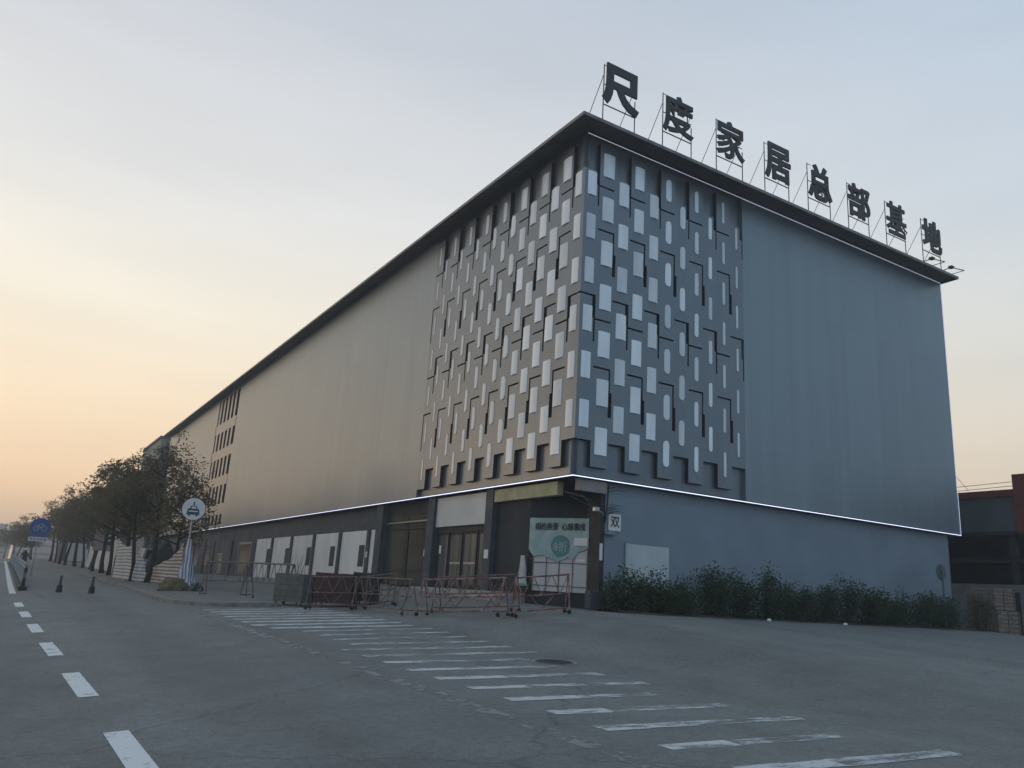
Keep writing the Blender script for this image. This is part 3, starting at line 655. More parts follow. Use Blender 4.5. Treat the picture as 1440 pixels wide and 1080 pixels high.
# ---------------------------------------------------------------- foliage
def leaf_mesh(bm, c, r, n, size, flat=1., rnd=random):
    for _ in range(n):
        while True:
            v = Vector((rnd.uniform(-1,1), rnd.uniform(-1,1), rnd.uniform(-1,1)))
            if v.length < 1: break
        v *= (.55+.45*v.length); p = c + Vector((v.x*r, v.y*r, v.z*r*flat))
        a = Vector((rnd.gauss(0,1), rnd.gauss(0,1), rnd.gauss(0,.6))).normalized(); b = a.cross(Vector((rnd.gauss(0,1), rnd.gauss(0,1), rnd.gauss(0,1)))).normalized()
        s = size*rnd.uniform(.6,1.3)
        bm.faces.new([bm.verts.new(p+s*a*k+s*.45*b*j) for k, j in ((-1,0),(0,-1),(1,0),(0,1))])
def make_tree(label, loc, seed, H=8., rad=2.3, nl=5200, lean=(0,0), leaf='leaf', trunk_r=.13, low=2.6, size=.10):
    rn = random.Random(seed); a = thing('street_tree', label, 'tree', (*loc, gz(*loc)+.1), 0, 'street trees along the pavement')
    bm = B(); lx_, ly_ = lean
    tp = [Vector((lx_*t + .12*math.sin(3*t+seed), ly_*t + .1*math.sin(2.3*t+seed*2), H*.78*t)) for t in [i/7 for i in range(8)]]
    tp[0] = Vector((0,0,-.1)); tube(bm, tp, [trunk_r*(1.25 if i == 0 else 1-.11*i) for i in range(8)], 8)
    cl = []
    for k in range(17):
        t = .36+.6*k/17; i = min(6, int(t*7)); base = tp[i].lerp(tp[i+1], t*7-i)
        az = k*2.4+rn.random(); ln = rad*rn.uniform(.55,1.1)*(1 - .55*max(0, t-.55)/.45); up = rn.uniform(.25,.9)*ln
        mid = base+Vector((math.cos(az)*ln*.55, math.sin(az)*ln*.55, up*.45)); end = base+Vector((math.cos(az)*ln, math.sin(az)*ln, up))
        tube(bm, [base, mid, end], [.045,.028,.01], 5)
        for c in (mid.lerp(end, .5), end, end+Vector((rn.uniform(-.5,.5), rn.uniform(-.5,.5), rn.uniform(0,.6)))): cl.append((c, rn.uniform(.38,.8)))
        for _ in range(2):
            e2 = mid+Vector((rn.uniform(-.8,.8), rn.uniform(-.8,.8), rn.uniform(.1,.8))); tube(bm, [mid, e2], [.018,.006], 4); cl.append((e2, rn.uniform(.3,.6)))
    for _ in range(4):
        c = tp[-1]+Vector((rn.uniform(-.6,.6), rn.uniform(-.6,.6), rn.uniform(-.2,H*.2))); tube(bm, [tp[-1], c], [.025,.006], 4); cl.append((c, rn.uniform(.35,.6)))
    obj('trunk', bm, 'bark', a, smooth=True)
    bm = B(); tot = sum(r**2 for c, r in cl)
    for c, r in cl:
        if c.z < low-.3: continue
        leaf_mesh(bm, c, r, int(nl*r*r/tot), size, .8, rn)
    obj('crown', bm, leaf, a, smooth='leaf')
    return a
t0 = make_tree('thin leaning tree partly hidden by the round car sign', (-7.95,22.6), 4, 6.6, 1.5, 2600, (.1,.3), 'leaf2', .10, 2.6, .09)
t1 = make_tree('nearest big street tree, left of the brown striped tarpaulin', (-8.55,27.0), 8, 8.6, 2.5, 3900, (.2,.5), 'leaf2', .17, 2.7)
t2 = make_tree('dense street tree between the pale tarpaulins', (-9.1,28.9), 15, 7.6, 2.3, 4100, (-.4,.6), 'leaf', .13, 2.6)
spots = [(-9.0,34.5),(-9.15,40.4),(-9.0,46.5),(-9.2,52.),(-8.8,58.2),(-9.,64.),(-9.3,70.),(-9.8,76.),(-9.9,84.),(-9.9,93.),(-10.,104.)]
ordn = ['third','fourth','fifth','sixth','seventh','eighth','ninth','tenth','eleventh','twelfth','thirteenth']
for i, (x, y) in enumerate(spots):
    src = (t1, t2)[i % 2]; s = 1.0+.08*math.sin(i*2.1)
    copy_tree(src, (x, y, gz(x,y)+.1), 1.3*i+.5, f'olive street tree, {ordn[i]} big one counted from the car sign', (s, s, s*(1.02 if i % 2 else .97)))
def make_shrub(seed, H, rad, n=2600):
    rn = random.Random(seed); bm = B(); cl = []
    for k in range(9):
        az = rn.random()*6.28; r = rad*rn.random()**.5; h = H*rn.uniform(.55,1.)*(1-.25*r/rad)
        b = Vector((.2*math.cos(az), .2*math.sin(az), 0)); e = Vector((r*math.cos(az), r*math.sin(az), h))
        tube(bm, [b, b.lerp(e,.55)+Vector((0,0,.1)), e], [.02,.014,.005], 4)
        cl += [(b.lerp(e, t)+Vector((rn.uniform(-.2,.2), rn.uniform(-.2,.2), 0)), .2+.26*(1-abs(t-.55))) for t in (.25,.5,.7,.88,1.0)]
    st = bm; bm = B(); tot = sum(r*r for c, r in cl)
    for c, r in cl: leaf_mesh(bm, c, r, int(n*r*r/tot), .055, 1., rn)
    return st, bm
sh = [(1.9,-.7,1.75,.75,'tallest, by the corner pillar'),(3.0,-.9,1.45,.8,'in front of the left half of the white board'),(4.1,-.9,1.25,.75,'under the right half of the white board'),
      (5.35,-.9,1.85,.8,'just right of the white board'),(6.6,-.8,1.8,.9,'second one right of the white board'),(8.0,-1.,1.85,.95,'rounded, third one right of the white board'),
      (9.4,-1.,1.4,.9,'low, at the middle of the blue-grey wall'),(10.9,-1.,1.45,.95,'low, left of the tall wispy shrub'),(12.3,-.9,2.05,.95,'wispy and tall, right of the middle of the wall'),
      (13.9,-1.,1.75,1.,'broad, just right of the tall wispy one'),(15.4,-1.,1.35,.95,'low, between the broad one and the bushy one'),(16.8,-1.,1.65,1.,'bushy, left of the round sign'),
      (18.2,-.9,1.55,1.,'left beside the pole of the round sign'),(19.8,-.8,1.45,1.,'last one, right of the round sign')]
for i, (x, y, h, r, w) in enumerate(sh):
    st, cr = make_shrub(40+i, h, r); a = thing('shrub', f'dark green shrub, {w}', 'shrub', (x, y, gz(x,y)), 0, 'shrubs along the blue-grey wall')
    obj('stem', st, 'bark', a); obj('foliage', cr, 'shrub', a, smooth='leaf')
# planting bed under the shrubs
bm = B(); n = 22
for i in range(n):
    x0, x1 = 1.2+19.8*i/n, 1.2+19.8*(i+1)/n
    f = lambda x: -1.9+.18*math.sin(x*2.1)+.1*math.sin(x*5)
    quad(bm, [(x0, f(x0), gz(x0,-1)+.008), (x1, f(x1), gz(x1,-1)+.008), (x1, .29, gz(x1,0)+.12), (x0, .29, gz(x0,0)+.12)])
structure(obj('planting_bed', bm, 'soil'))
rn = random.Random(9); bm = B()
for k in range(2600):
    x = rn.uniform(1.4,20.8); leaf_mesh(bm, Vector((x, rn.uniform(-1.75,-.1), gz(x,-1)+rn.uniform(.03,.45))), .1, 1, .05, 1, rn)
tag(obj('undergrowth', bm, 'shrub', smooth='leaf'), 'dark undergrowth filling the bed below the shrubs', 'undergrowth', kind='stuff')
for x, y, lab in ((6.6,-2.35,'crumpled white litter bag at the edge of the shrub bed'),(10.4,-2.5,'flat white scrap of litter farther along the shrub bed')):
    bm = B(); bmesh.ops.create_icosphere(bm, subdivisions=2, radius=.085)
    for v in bm.verts: v.co = Vector((v.co.x*1.2, v.co.y*.8, max(-.05, v.co.z*.6)))*random.uniform(.75,1.2)
    tag(obj('litter', bm, 'paper', loc=(x,y,gz(x,y)+.05)), lab, 'litter')

# ---------------------------------------------------------------- signs on poles
def pole_sign(name, label, cat, loc, zc, r, face, build, face_rz=0., lean=0., back=None):
    a = thing(name, label, cat, (*loc, gz(*loc)), face_rz)
    h = zc - gz(*loc)
    bm = B(); tube(bm, [(0,0,-.1),(lean,0,h+.3*r)], .04, 8); obj('pole', bm, 'chrome' if not back else 'signback', a)
    bm = B(); prism(bm, [(x+lean, y+h) for x, y in disc(r, 36)], .025, frame=lambda u, v, w: (u, -.07+w, v)); f = obj('disc', bm, face, a)
    build(f, h, lean); return a
def car_mark(f, h, le):
    bm = B(); fr_ = lambda u, v, w: (u+le, -.074-w, v+h)
    prism(bm, [(-.27,-.26),(.27,-.26),(.27,-.17),(.25,-.02),(.17,.03),(.11,.15),(-.11,.15),(-.17,.03),(-.25,-.02),(-.27,-.17)], .006, frame=fr_)
    prism(bm, [(-.2,-.33),(-.12,-.33),(-.12,-.263),(-.2,-.263)], .006, frame=fr_); prism(bm, [(.12,-.33),(.2,-.33),(.2,-.263),(.12,-.263)], .006, frame=fr_)
    prism(bm, [(-.05,.18),(.05,.18),(.02,.34),(-.02,.34)], .006, frame=fr_)
    obj('car_symbol', bm, 'signg', f)
    bm = B(); prism(bm, [(-.11,.02),(.11,.02),(.075,.11),(-.075,.11)], .003, frame=lambda u, v, w: (u+le, -.081-w, v+h)); prism(bm, [(-.2,-.13),(.2,-.13),(.2,-.08),(-.2,-.08)], .003, frame=lambda u, v, w: (u+le, -.081-w, v+h)); obj('symbol_gap', bm, 'signw', f)
    bm = B(); 
    ring = disc(.535, 36); rin = disc(.50, 36)
    for k in range(36):
        j = (k+1) % 36; quad(bm, [fr_(*ring[k], 0.), fr_(*ring[j], 0.), fr_(*rin[j], 0.), fr_(*rin[k], 0.)])
    obj('rim', bm, 'column', f)
pole_sign('road_sign', 'round white road sign with a dark green car symbol on a leaning pole', 'sign', (-8.32,18.0), 3.26, .53, 'signw', car_mark, R(-8), -.06)
def bike_mark(f, h, le):
    bm = B(); fr_ = lambda u, v, w: (u, -.074-w, v+h)
    def ring(cx, cy, r):
        o1, o2 = disc(r, 20), disc(r-.05, 20)
        for k in range(20):
            j = (k+1) % 20; quad(bm, [fr_(o1[k][0]+cx, o1[k][1]+cy, .003), fr_(o1[j][0]+cx, o1[j][1]+cy, .003), fr_(o2[j][0]+cx, o2[j][1]+cy, .003), fr_(o2[k][0]+cx, o2[k][1]+cy, .003)])
    ring(-.24,-.08,.19); ring(.24,-.08,.19)
    for p, q in (((-.24,-.08),(-.1,.17)),((-.1,.17),(.16,.17)),((.24,-.08),(.12,.26)),((0,-.08),(.16,.17)),((0,-.08),(-.1,.17)),((-.24,-.08),(0,-.08)),((.04,.27),(.14,.27)),((-.16,.2),(-.04,.2))):
        tube(bm, [fr_(*p, .004), fr_(*q, .004)], .022, 4)
    obj('bicycle_symbol', bm, 'rail', f)
a = pole_sign('road_sign', 'round blue road sign with a white bicycle above a lettered white plate', 'sign', (-13.55,45.), 2.87, .64, 'signb', bike_mark)
h = 2.87-gz(-13.55,45.)
bm = B(); box(bm, -.6, .6, -.075, -.045, h-.98, h-.7); p = obj('plate', bm, 'signw', a)
bm = B(); text(bm, '非机动车道', 1, lambda u, v, w: (u, -.078-w, h-.94+v), .006, .01, height=.2, width=1.05); obj('lettering', bm, 'signb', p)
def blank(f, h, le):
    bm = B(); box(bm, -.03, .03, -.044, -.02, h-.3, h+.3); obj('bracket', bm, 'signback', f)
pole_sign('road_sign', 'back of a round sign on a dark pole among the shrubs', 'sign', (19.25,-1.0), 2.39, .36, 'signback', blank, R(180), 0., True)
a = thing('hoarding_sign', 'red and white board sign with the number 60 between the tree trunks', 'sign', (-8.75,50.,gz(-8.75,50)+.1))
bm = B(); 
for x in (-.7,.7): tube(bm, [(x,0,0),(x,0,3.9)], .05, 6)
obj('post', bm, 'wire', a)
bm = B(); box(bm, -.85,.85,-.1,-.05,1.6,4.0); pb = obj('panel', bm, 'hazy2', a)
bm = B(); prism(bm, [(-.85,3.2),(.85,3.75),(.85,4.0),(-.2,4.0),(-.85,3.7)], .01, frame=lambda u,v,w:(u,-.112+w,v)); obj('red_band', bm, 'signred', pb)
bm = B(); prism(bm, [(x+.35,y+2.6) for x, y in disc(.55)], .008, frame=lambda u,v,w:(u,-.112+w,v)); obj('disc', bm, 'column', pb)
bm = B(); text(bm, '60', 1, lambda u,v,w:(u+.35,-.115-w,2.35+v), .006, .02, height=.55); obj('number', bm, 'paper', pb)

# ---------------------------------------------------------------- tarpaulins
def tarp(label, tl, tr, bl, br, m, sag=.25, wav=.12, group='tarpaulins hung between the trees', nx=18, nz=14, seed=0, name='tarpaulin'):
    rn = random.Random(seed); tl, tr, bl, br = map(Vector, (tl, tr, bl, br)); bm = B(); g = []
    org = bl.copy()
    side = (tr-tl).cross(Vector((0,0,1))).normalized()
    for j in range(nz+1):
        v = j/nz; row = []
        for i in range(nx+1):
            u = i/nx; p = bl.lerp(br, u).lerp(tl.lerp(tr, u), v)
            p.z -= sag*4*u*(1-u)*v; p += side*(wav*math.sin(9*u+2.2*v+seed)*(.4+.6*(1-v))+.04*math.sin(23*u-5*v+seed)); p.z += .03*math.sin(14*u+seed)*(1-v)
            row.append(bm.verts.new(p-org))
        g.append(row)
    for j in range(nz):
        for i in range(nx): bm.faces.new((g[j][i], g[j][i+1], g[j+1][i+1], g[j+1][i]))
    o = tag(obj(name, bm, m, loc=org, smooth=True), label, 'tarpaulin', group)
    return o
gg = lambda x, y, h=.14: (x, y, gz(x,y)+h)
tarp('pale striped tarpaulin stretched between two tree trunks', (-9.5,34.2,2.1), (-9.3,28.95,1.85), gg(-9.4,34.2), gg(-9.25,28.95), 'tarpw', .3, seed=1)
tarp('pale striped tarpaulin sloping down to the nearest big tree', (-9.15,28.7,1.85), (-8.7,27.2,.7), gg(-9.0,28.7), gg(-8.7,27.2), 'tarpw', .15, seed=2)
tarp('brown striped tarpaulin rising from the nearest big tree to the sign pole', (-8.5,26.8,.55), (-8.25,19.4,1.75), gg(-8.4,26.8), gg(-8.25,19.4,.1), 'tarpb', .2, seed=3)
bm = B(); prev = None; c0 = Vector((-8.33,18.0,gz(-8.33,18)))
for j in range(15):
    v = j/14; z = 2.25*(1-v)+.1; r = .07+.34*v**1.2+ (.12 if j > 11 else 0)
    ring = [bm.verts.new((r*(1+.22*math.sin(5*a+3*v)+.1*math.sin(11*a))*math.cos(a)+.12*v, r*.8*(1+.22*math.sin(5*a+3*v))*math.sin(a), z)) for a in [2*math.pi*k/28 for k in range(28)]]
    if prev:
        for k in range(28): bm.faces.new((prev[k], prev[(k+1)%28], ring[(k+1)%28], ring[k]))
    prev = ring
tag(obj('tarpaulin', bm, 'tarpu', loc=c0, smooth=True), 'blue-white striped tarpaulin bunched round the pole of the car sign', 'tarpaulin', 'tarpaulins hung between the trees')
for k, (y0, y1, zt, m, d) in enumerate(((34.8,39.,1.6,'sheet','third'),(40.8,45.5,2.6,'mint','fourth'),(47,51.,3.0,'sheet','fifth'),(52.5,57,3.2,'sheet','sixth'),(58.6,63.,3.0,'sheet','seventh'),(64.5,69.,2.8,'sheet','eighth'),(71,75.,2.6,'mint','ninth'))):
    tarp(('mint green' if m == 'mint' else 'whitish')+f' sheet hung beside the {d} big tree from the car sign', (-8.4,y1,zt), (-8.2,y0,zt-.4), gg(-8.3,y1), gg(-8.2,y0), m, .35, seed=10+k)
def heap(name, label, cat, m, loc, r, h, seed, rough=.25):
    rn = random.Random(seed); bm = B(); bmesh.ops.create_icosphere(bm, subdivisions=3, radius=1)
    for v in bm.verts:
        k = 1+rough*math.sin(3.1*v.co.x*2+seed)*math.cos(2.7*v.co.y*2+seed)+rough*.5*rn.uniform(-1,1); v.co = Vector((v.co.x*r[0]*k, v.co.y*r[1]*k, max(-.05, v.co.z*h*k)))
    return tag(obj(name, bm, m, loc=(*loc, gz(*loc)+.12)), label, cat)
heap('straw_heap', 'low heap of brown dry grass on the pavement before the brown tarpaulin', 'heap', 'straw', (-8.85,17.2), (.62,.5), .55, 2, .18)
heap('rubbish_sack', 'black plastic sack at the foot of the blue-white tarpaulin', 'sack', 'bag', (-8.0,16.6), (.3,.28), .36, 5, .12)
heap('covered_mound', 'dark rounded covered mound behind the nearest big tree', 'mound', 'darkbox', (-6.1,39.), (1.0,.9), 2.3, 7, .05)
# parked van glimpsed between the trunks
a = thing('parked_van', 'white van glimpsed between the trunks behind the pale tarpaulin', 'van', (-5.9,44.,gz(-5.9,44)), R(8))
bm = B(); prism(bm, [(-.85,.45),(.85,.45),(.85,1.2),(.72,1.95),(-.72,1.95),(-.85,1.2)], 4.2, frame=lambda u,v,w:(u,w,v)); obj('body', bm, 'van', a)
bm = B(); prism(bm, [(-.7,1.2),(.7,1.2),(.6,1.85),(-.6,1.85)], .02, frame=lambda u,v,w:(u,-.015-w,v)); obj('rear_window', bm, 'glass', a)
for x in (-.8,.62):
    for y in (.7,3.4):
        bm = B(); prism(bm, [(p+y, q+.32) for p, q in disc(.32,18)], .18, frame=lambda u,v,w:(x+w,u,v)); obj('wheel', bm, 'rubber', a)
for x in (-.78,.66):
    bm = B(); box(bm, x, x+.12, -.02, -.002, .8, 1.1); obj('tail_light', bm, 'signred', a)

# ---------------------------------------------------------------- road furniture
for lab, x, y in (('left of the two black-footed bollards across the side lane', -13.05, 20.2), ('right of the two black-footed bollards, nearer the kerb', -11.94, 18.2)):
    a = thing('bollard', lab, 'bollard', (x, y, gz(x,y)), 0, 'bollards')
    bm = B(); tube(bm, [(0,0,0),(0,0,.05),(0,0,.3)], [.15,.13,.11], 10); obj('base', bm, 'black', a)
    bm = B(); tube(bm, [(0,0,.3),(0,0,.72)], [.06,.05], 10); obj('post', bm, 'column', a)
a = thing('guard_railing', 'long white road railing with a yellow and black end post', 'railing')
n = 26; RX = lambda y: lerp_tab(((20,-14.4),(60,-14.42),(110,-14.6),(200,-14.9)), y)
for k in range(n):
    y0, y1 = 23.3+3*k, 26.3+3*k; bm = B()
    for h in (.32, 1.0, 1.16): tube(bm, [(RX(y0),y0,gz(RX(y0),y0)+h), (RX(y1),y1,gz(RX(y1),y1)+h)], .025, 4)
    m_ = 14 if k < 9 else 7
    for i in range(m_):
        y = y0+(y1-y0)*(i+.5)/m_; z = gz(RX(y),y); box(bm, RX(y)-.015, RX(y)+.015, y-.02, y+.02, z+.33, z+1.0)
    obj('picket_panel', bm, 'rail', a)
    bm = B(); z = gz(RX(y0),y0); box(bm, RX(y0)-.04, RX(y0)+.04, y0-.04, y0+.04, z+.2, z+1.25); obj('post', bm, 'rail', a)
    bm = B(); box(bm, RX(y0)-.16, RX(y0)+.16, y0-.3, y0+2.4, z-.02, z+.2, bev=.03); obj('footing', bm, 'black', a)
z = gz(-14.4,23)
for b0, b1 in ((.2,.55),(.8,1.0)): bm = B(); box(bm, -14.47,-14.33,22.83,22.97,z+b0,z+b1); obj('end_post_band', bm, 'black', a)
bm = B(); box(bm, -14.46,-14.34,22.84,22.96,z+.55,z+.8); box(bm, -14.46,-14.34,22.84,22.96,z+1.0,z+1.15); obj('end_post', bm, 'yellowp', a)
bm = B(); box(bm, -14.58,-14.22,22.7,23.1,z-.02,z+.2, bev=.04); obj('end_footing', bm, 'black', a)
# rider on a scooter in the side lane
def skinned(name, edges, pts, rad, m, parent=None, loc=None):
    me = bpy.data.meshes.new(name); me.from_pydata(pts, edges, []); o = bpy.data.objects.new(name, me); COL.objects.link(o)
    md = o.modifiers.new('skin', 'SKIN')
    for i, r in enumerate(rad): me.skin_vertices[0].data[i].radius = (r, r)
    me.skin_vertices[0].data[0].use_root = True
    o.modifiers.new('sub', 'SUBSURF').levels = 1
    nm = bpy.data.meshes.new_from_object(o.evaluated_get(bpy.context.evaluated_depsgraph_get())); o.modifiers.clear(); o.data = nm
    bpy.data.meshes.remove(me); nm.materials.append(M[m])
    for p in nm.polygons: p.use_smooth = True
    if parent: o.parent = parent
    if loc: o.location = loc
    return o
sx, sy = -13.7, 68.; sz = gz(sx, sy)
a = thing('motor_scooter', 'dark motor scooter riding away along the white railing', 'scooter', (sx, sy, sz))
bm = B(); box(bm, -.16,.16,-.75,.05,.45,.78, bev=.06); box(bm, -.17,.17,-.1,.5,.28,.36, bev=.03); box(bm, -.2,.2,.48,.6,.3,.95, bev=.04); obj('body', bm, 'black', a)
bm = B(); box(bm, -.13,.13,-.65,.1,.781,.86, bev=.03); obj('seat', bm, 'rubber', a)
for y in (-.55,.75):
    bm = B(); prism(bm, [(p+y,q+.24) for p, q in disc(.24,18)], .1, frame=lambda u,v,w:(-.05+w,u,v)); obj('wheel', bm, 'rubber', a)
bm = B(); tube(bm, [(-.3,.5,1.05),(0,.55,1.05),(.3,.5,1.05)], .02, 6); tube(bm, [(0,.55,.9),(0,.55,1.05)], .02, 6); obj('handlebar', bm, 'wire', a)
bm = B(); box(bm, -.07,.07,-.79,-.74,.6,.7); obj('tail_light', bm, 'signred', a)
pts = [(0,-.25,.92),(0,-.22,1.15),(0,-.15,1.42),(0,-.12,1.56),(0,-.1,1.72), (.12,-.2,.9),(.17,.2,.88),(.16,.3,.4),(.16,.42,.38), (-.12,-.2,.9),(-.17,.2,.88),(-.16,.3,.4),(-.16,.42,.38), (.22,-.14,1.4),(.3,.1,1.18),(.28,.46,1.08), (-.22,-.14,1.4),(-.3,.1,1.18),(-.28,.46,1.08)]
ed = [(0,1),(1,2),(2,3),(3,4),(0,5),(5,6),(6,7),(7,8),(0,9),(9,10),(10,11),(11,12),(2,13),(13,14),(14,15),(2,16),(16,17),(17,18)]
rd = [.16,.15,.17,.06,.10,.10,.075,.055,.045,.10,.075,.055,.045,.07,.05,.04,.07,.05,.04]
p = skinned('person', ed, pts, rd, 'cloth', loc=(sx, sy, sz)); tag(p, 'person in dark clothes and a white helmet riding the scooter', 'person')
bm = B(); bmesh.ops.create_uvsphere(bm, u_segments=16, v_segments=10, radius=.15)
for v in bm.verts: v.co = Vector((v.co.x, v.co.y*1.1-.1, max(v.co.z, -.07)+1.78))
obj('helmet', bm, 'helmet', p, smooth=True)
a = thing('manhole_cover', 'dark round manhole cover in the road beside the crosswalk', 'manhole cover', (-6.27,-8.28,gz(-6.27,-8.28)))
bm = B(); th = [Vector((x, y, gz(-6.27+x,-8.28+y)-gz(-6.27,-8.28)+.006)) for x, y in disc(.36, 28)]; bm.faces.new([bm.verts.new(v) for v in th]); obj('cover', bm, 'iron', a)
bm = B(); o1, o2 = disc(.44,28), disc(.365,28)
for k in range(28):
    j = (k+1)%28; quad(bm, [(x, y, gz(-6.27+x,-8.28+y)-gz(-6.27,-8.28)+.007) for x, y in (o1[k], o1[j], o2[j], o2[k])])
obj('ring', bm, 'kerb', a)

# ---------------------------------------------------------------- neighbours and distance
a = thing('shed_building', 'dark open-fronted shed with red roof beam beside the main building', 'building', (30,0,0))
def ab(name, m, *b): bm = B(); box(bm, *b); return obj(name, bm, m, a)
ab('base_wall', 'concrete', 0, .3, -14, 5.5, -.6, 2.4); ab('back_wall', 'darkwall', 5, 5.2, -14, 30, -.5, 7.2); ab('floor_slab', 'dark', .02, 5, -14, 30, 3.55, 3.75)
ab('upper_panel', 'greenpanel', .05, .25, 1.0, 30, 5.2, 7.05); ab('roof_beam', 'brick_red', -.05, .35, 1.05, 30, 7.06, 7.42); ab('roof', 'roof', .36, 6, -14, 30, 7.0, 7.3)
ab('column', 'brick_red', -.1, .45, -.2, 1.0, 5.1, 8.2); ab('upper_panel', 'hazy2', -.05, .3, -14, -.21, 5.2, 7.6); ab('lower_beam', 'dark', .0, .3, -14, 30, 5.0, 5.19)
for y in (-8,-3.5,1.2,5.): ab('column', 'darkwall', .1, .4, y, y+.35, 2.41, 4.99)
bm = B(); tube(bm, [(0,-2,7.9),(0,4,7.75),(0,12,7.7)], .015, 4); tube(bm, [(0,1,7.6),(0,4,7.52),(0,12,7.55)], .015, 4); tube(bm, [(-7.2,3.,11.6),(-3.5,3.2,9.2),(0,3.4,7.5)], .014, 4); obj('roof_wire', bm, 'wire', a)
ab('doorway', 'dark', -.03, -.003, 1.2, 2.6, -.4, 2.0)
def crate(label, x0, x1, y0, y1, z0, z1):
    a = thing('wooden_crate', label, 'crate', ((x0+x1)/2,(y0+y1)/2,z0), 0, 'stacked wooden crates'); w, d, h = (x1-x0)/2, (y1-y0)/2, z1-z0
    bm = B()
    for k in range(6): box(bm, -w, w, -d, d, h*k/6+.01, h*(k+1)/6-.01)
    obj('side_board', bm, 'crate', a)
    for x in (-w, -.06, w-.12):
        bm = B(); box(bm, x, x+.12, -d-.03, -d-.002, .01, h-.01); obj('batten', bm, 'rust', a)
crate('lower wooden crate of the stack against the concrete wall', 22.35, 24.3, -1.5, -.2, gz(24,-1), gz(24,-1)+1.12); crate('upper wooden crate of the stack against the concrete wall', 22.4, 24.2, -1.4, -.25, gz(24,-1)+1.14, gz(24,-1)+2.1)
st, cr = make_shrub(77, 2.0, .55, 1500); a = thing('shrub', 'pale dry shrub squeezed between the last dark shrub and the wooden crates', 'shrub', (21.5,-1.2,gz(21.5,-1.2)))
obj('stem', st, 'bark', a); obj('foliage', cr, 'leaf2', a, smooth='leaf')
# far side
a = thing('block_building', 'grey block with a gridded top rising behind the street trees', 'building', (2.2,95,0))
bm = B(); box(bm, -2.3, 16, 0, 16, -1, 17.8); obj('wall', bm, 'bld', a)
for zz_ in (15.2,12.2,9.2,6.2,3.2):
    for k in range(4):
        bm = B(); box(bm, -2.1+.75*k, -1.55+.75*k, -.03, -.003, zz_, zz_+1.5); obj('window', bm, 'column', a)
bm = B(); box(bm, -2.5, 16.2, -.2, 16.2, 17.8, 18.1); obj('parapet', bm, 'column', a)
a = thing('low_shop', 'low dark shop closing the view behind the farther street trees', 'building', (-8.3,112,gz(-8,112)))
bm = B(); box(bm, 0, 9.5, 0, 14, -1, 6.2); obj('wall', bm, 'greywall', a)
bm = B(); box(bm, -.4, 9.8, -.5, 14.3, 6.2, 6.6); obj('roof', bm, 'eave', a)
for k in range(3): bm = B(); box(bm, .5+3*k, 2.9+3*k, -.05, -.004, .2, 2.7); obj('shop_front', bm, ('sheet','dark','column')[k], a)
def tower(label, x0, x1, y0, y1, z, m, wx=0):
    a = thing('far_building', label, 'building', ((x0+x1)/2, y0, 0), 0, 'far buildings at the end of the road'); w = (x1-x0)/2
    bm = B(); box(bm, -w, w, 0, y1-y0, -2, z); obj('wall', bm, m, a)
    bm = B(); box(bm, -w*.5, w*.4, 2, min(8, y1-y0-1), z, z+z*.06); obj('roof_hut', bm, m, a)
    bm = B(); n = max(4, int(z/3.2))
    for k in range(1, n): box(bm, -w*.92, w*.92, -.06, -.004, z*k/n, z*k/n+.9)
    obj('window_band', bm, 'column', a)
tower('pale tower block far down the road at the left edge', -33, -16.3, 430, 445, 17.2, 'hazy')
tower('low pinkish building below the pale tower at the left edge', -60, -13.6, 380, 395, 12.6, 'hazy2')
tower('low grey-pink building at the end of the tree row', -12.5, 6, 380, 395, 14.0, 'hazy2')
a = thing('sign_gantry', 'thin overhead gantry spanning the far end of the road', 'gantry', (0,210,gz(0,150)))
bm = B(); tube(bm, [(-40,0,5.5),(-11.3,0,5.5)], .22, 6); obj('beam', bm, 'column', a)
bm = B(); tube(bm, [(-11.3,0,-.2),(-11.3,0,5.7)], .2, 6); obj('post', bm, 'column', a)
for i, (x, y, s) in enumerate(((-12.5,118,1.0),(-11.5,135,1.1),(-13.2,155,1.15),(-13.8,185,1.3),(-15.2,240,1.5))):
    t = copy_tree((t2, t1)[i % 2], (x, y, gz(x,y)), 2.2*i, f'distant roadside tree, {["nearest","second","third","fourth","farthest"][i]} of those beyond the tree row', (s*1.2, s*1.2, s*.8)); t['group'] = 'distant roadside trees'
a = thing('added_row_building', 'long low grey building added unseen across the street for the shop glass to reflect', 'building', (-40,0,-3.))  # added out of view so shop glass reflects a dark front, not low sky
bm = B(); box(bm, -10, 0, -70, 170, -1, 7.2); obj('wall', bm, 'bld', a)
bm = B(); box(bm, -10.4, .4, -70.4, 170.4, 7.2, 7.6); obj('roof', bm, 'roof', a)
for k in range(28):
    for z in (2.2, 4.8):
        bm = B(); box(bm, .003, .05, -66+8.4*k, -61+8.4*k, z, z+1.7); obj('window', bm, 'glass', a)
# ---------------------------------------------------------------- evening haze
bm = B(); box(bm, -140, 140, -90, 470, -9, 21)
me = bpy.data.meshes.new('haze'); bm.to_mesh(me); bm.free(); hz = bpy.data.objects.new('haze', me); COL.objects.link(hz)
hm = bpy.data.materials.new('evening_haze'); hm.use_nodes = True; hn = hm.node_tree; hn.nodes.clear()
ho = hn.nodes.new('ShaderNodeOutputMaterial'); hv = hn.nodes.new('ShaderNodeVolumePrincipled'); hv.inputs['Color'].default_value = (.95,.955,.97,1); hv.inputs['Density'].default_value = .0015; hv.inputs['Anisotropy'].default_value = .2
hn.links.new(hv.outputs[0], ho.inputs['Volume']); me.materials.append(hm); tag(hz, 'pale evening haze over the street and its surroundings', 'haze', kind='stuff')
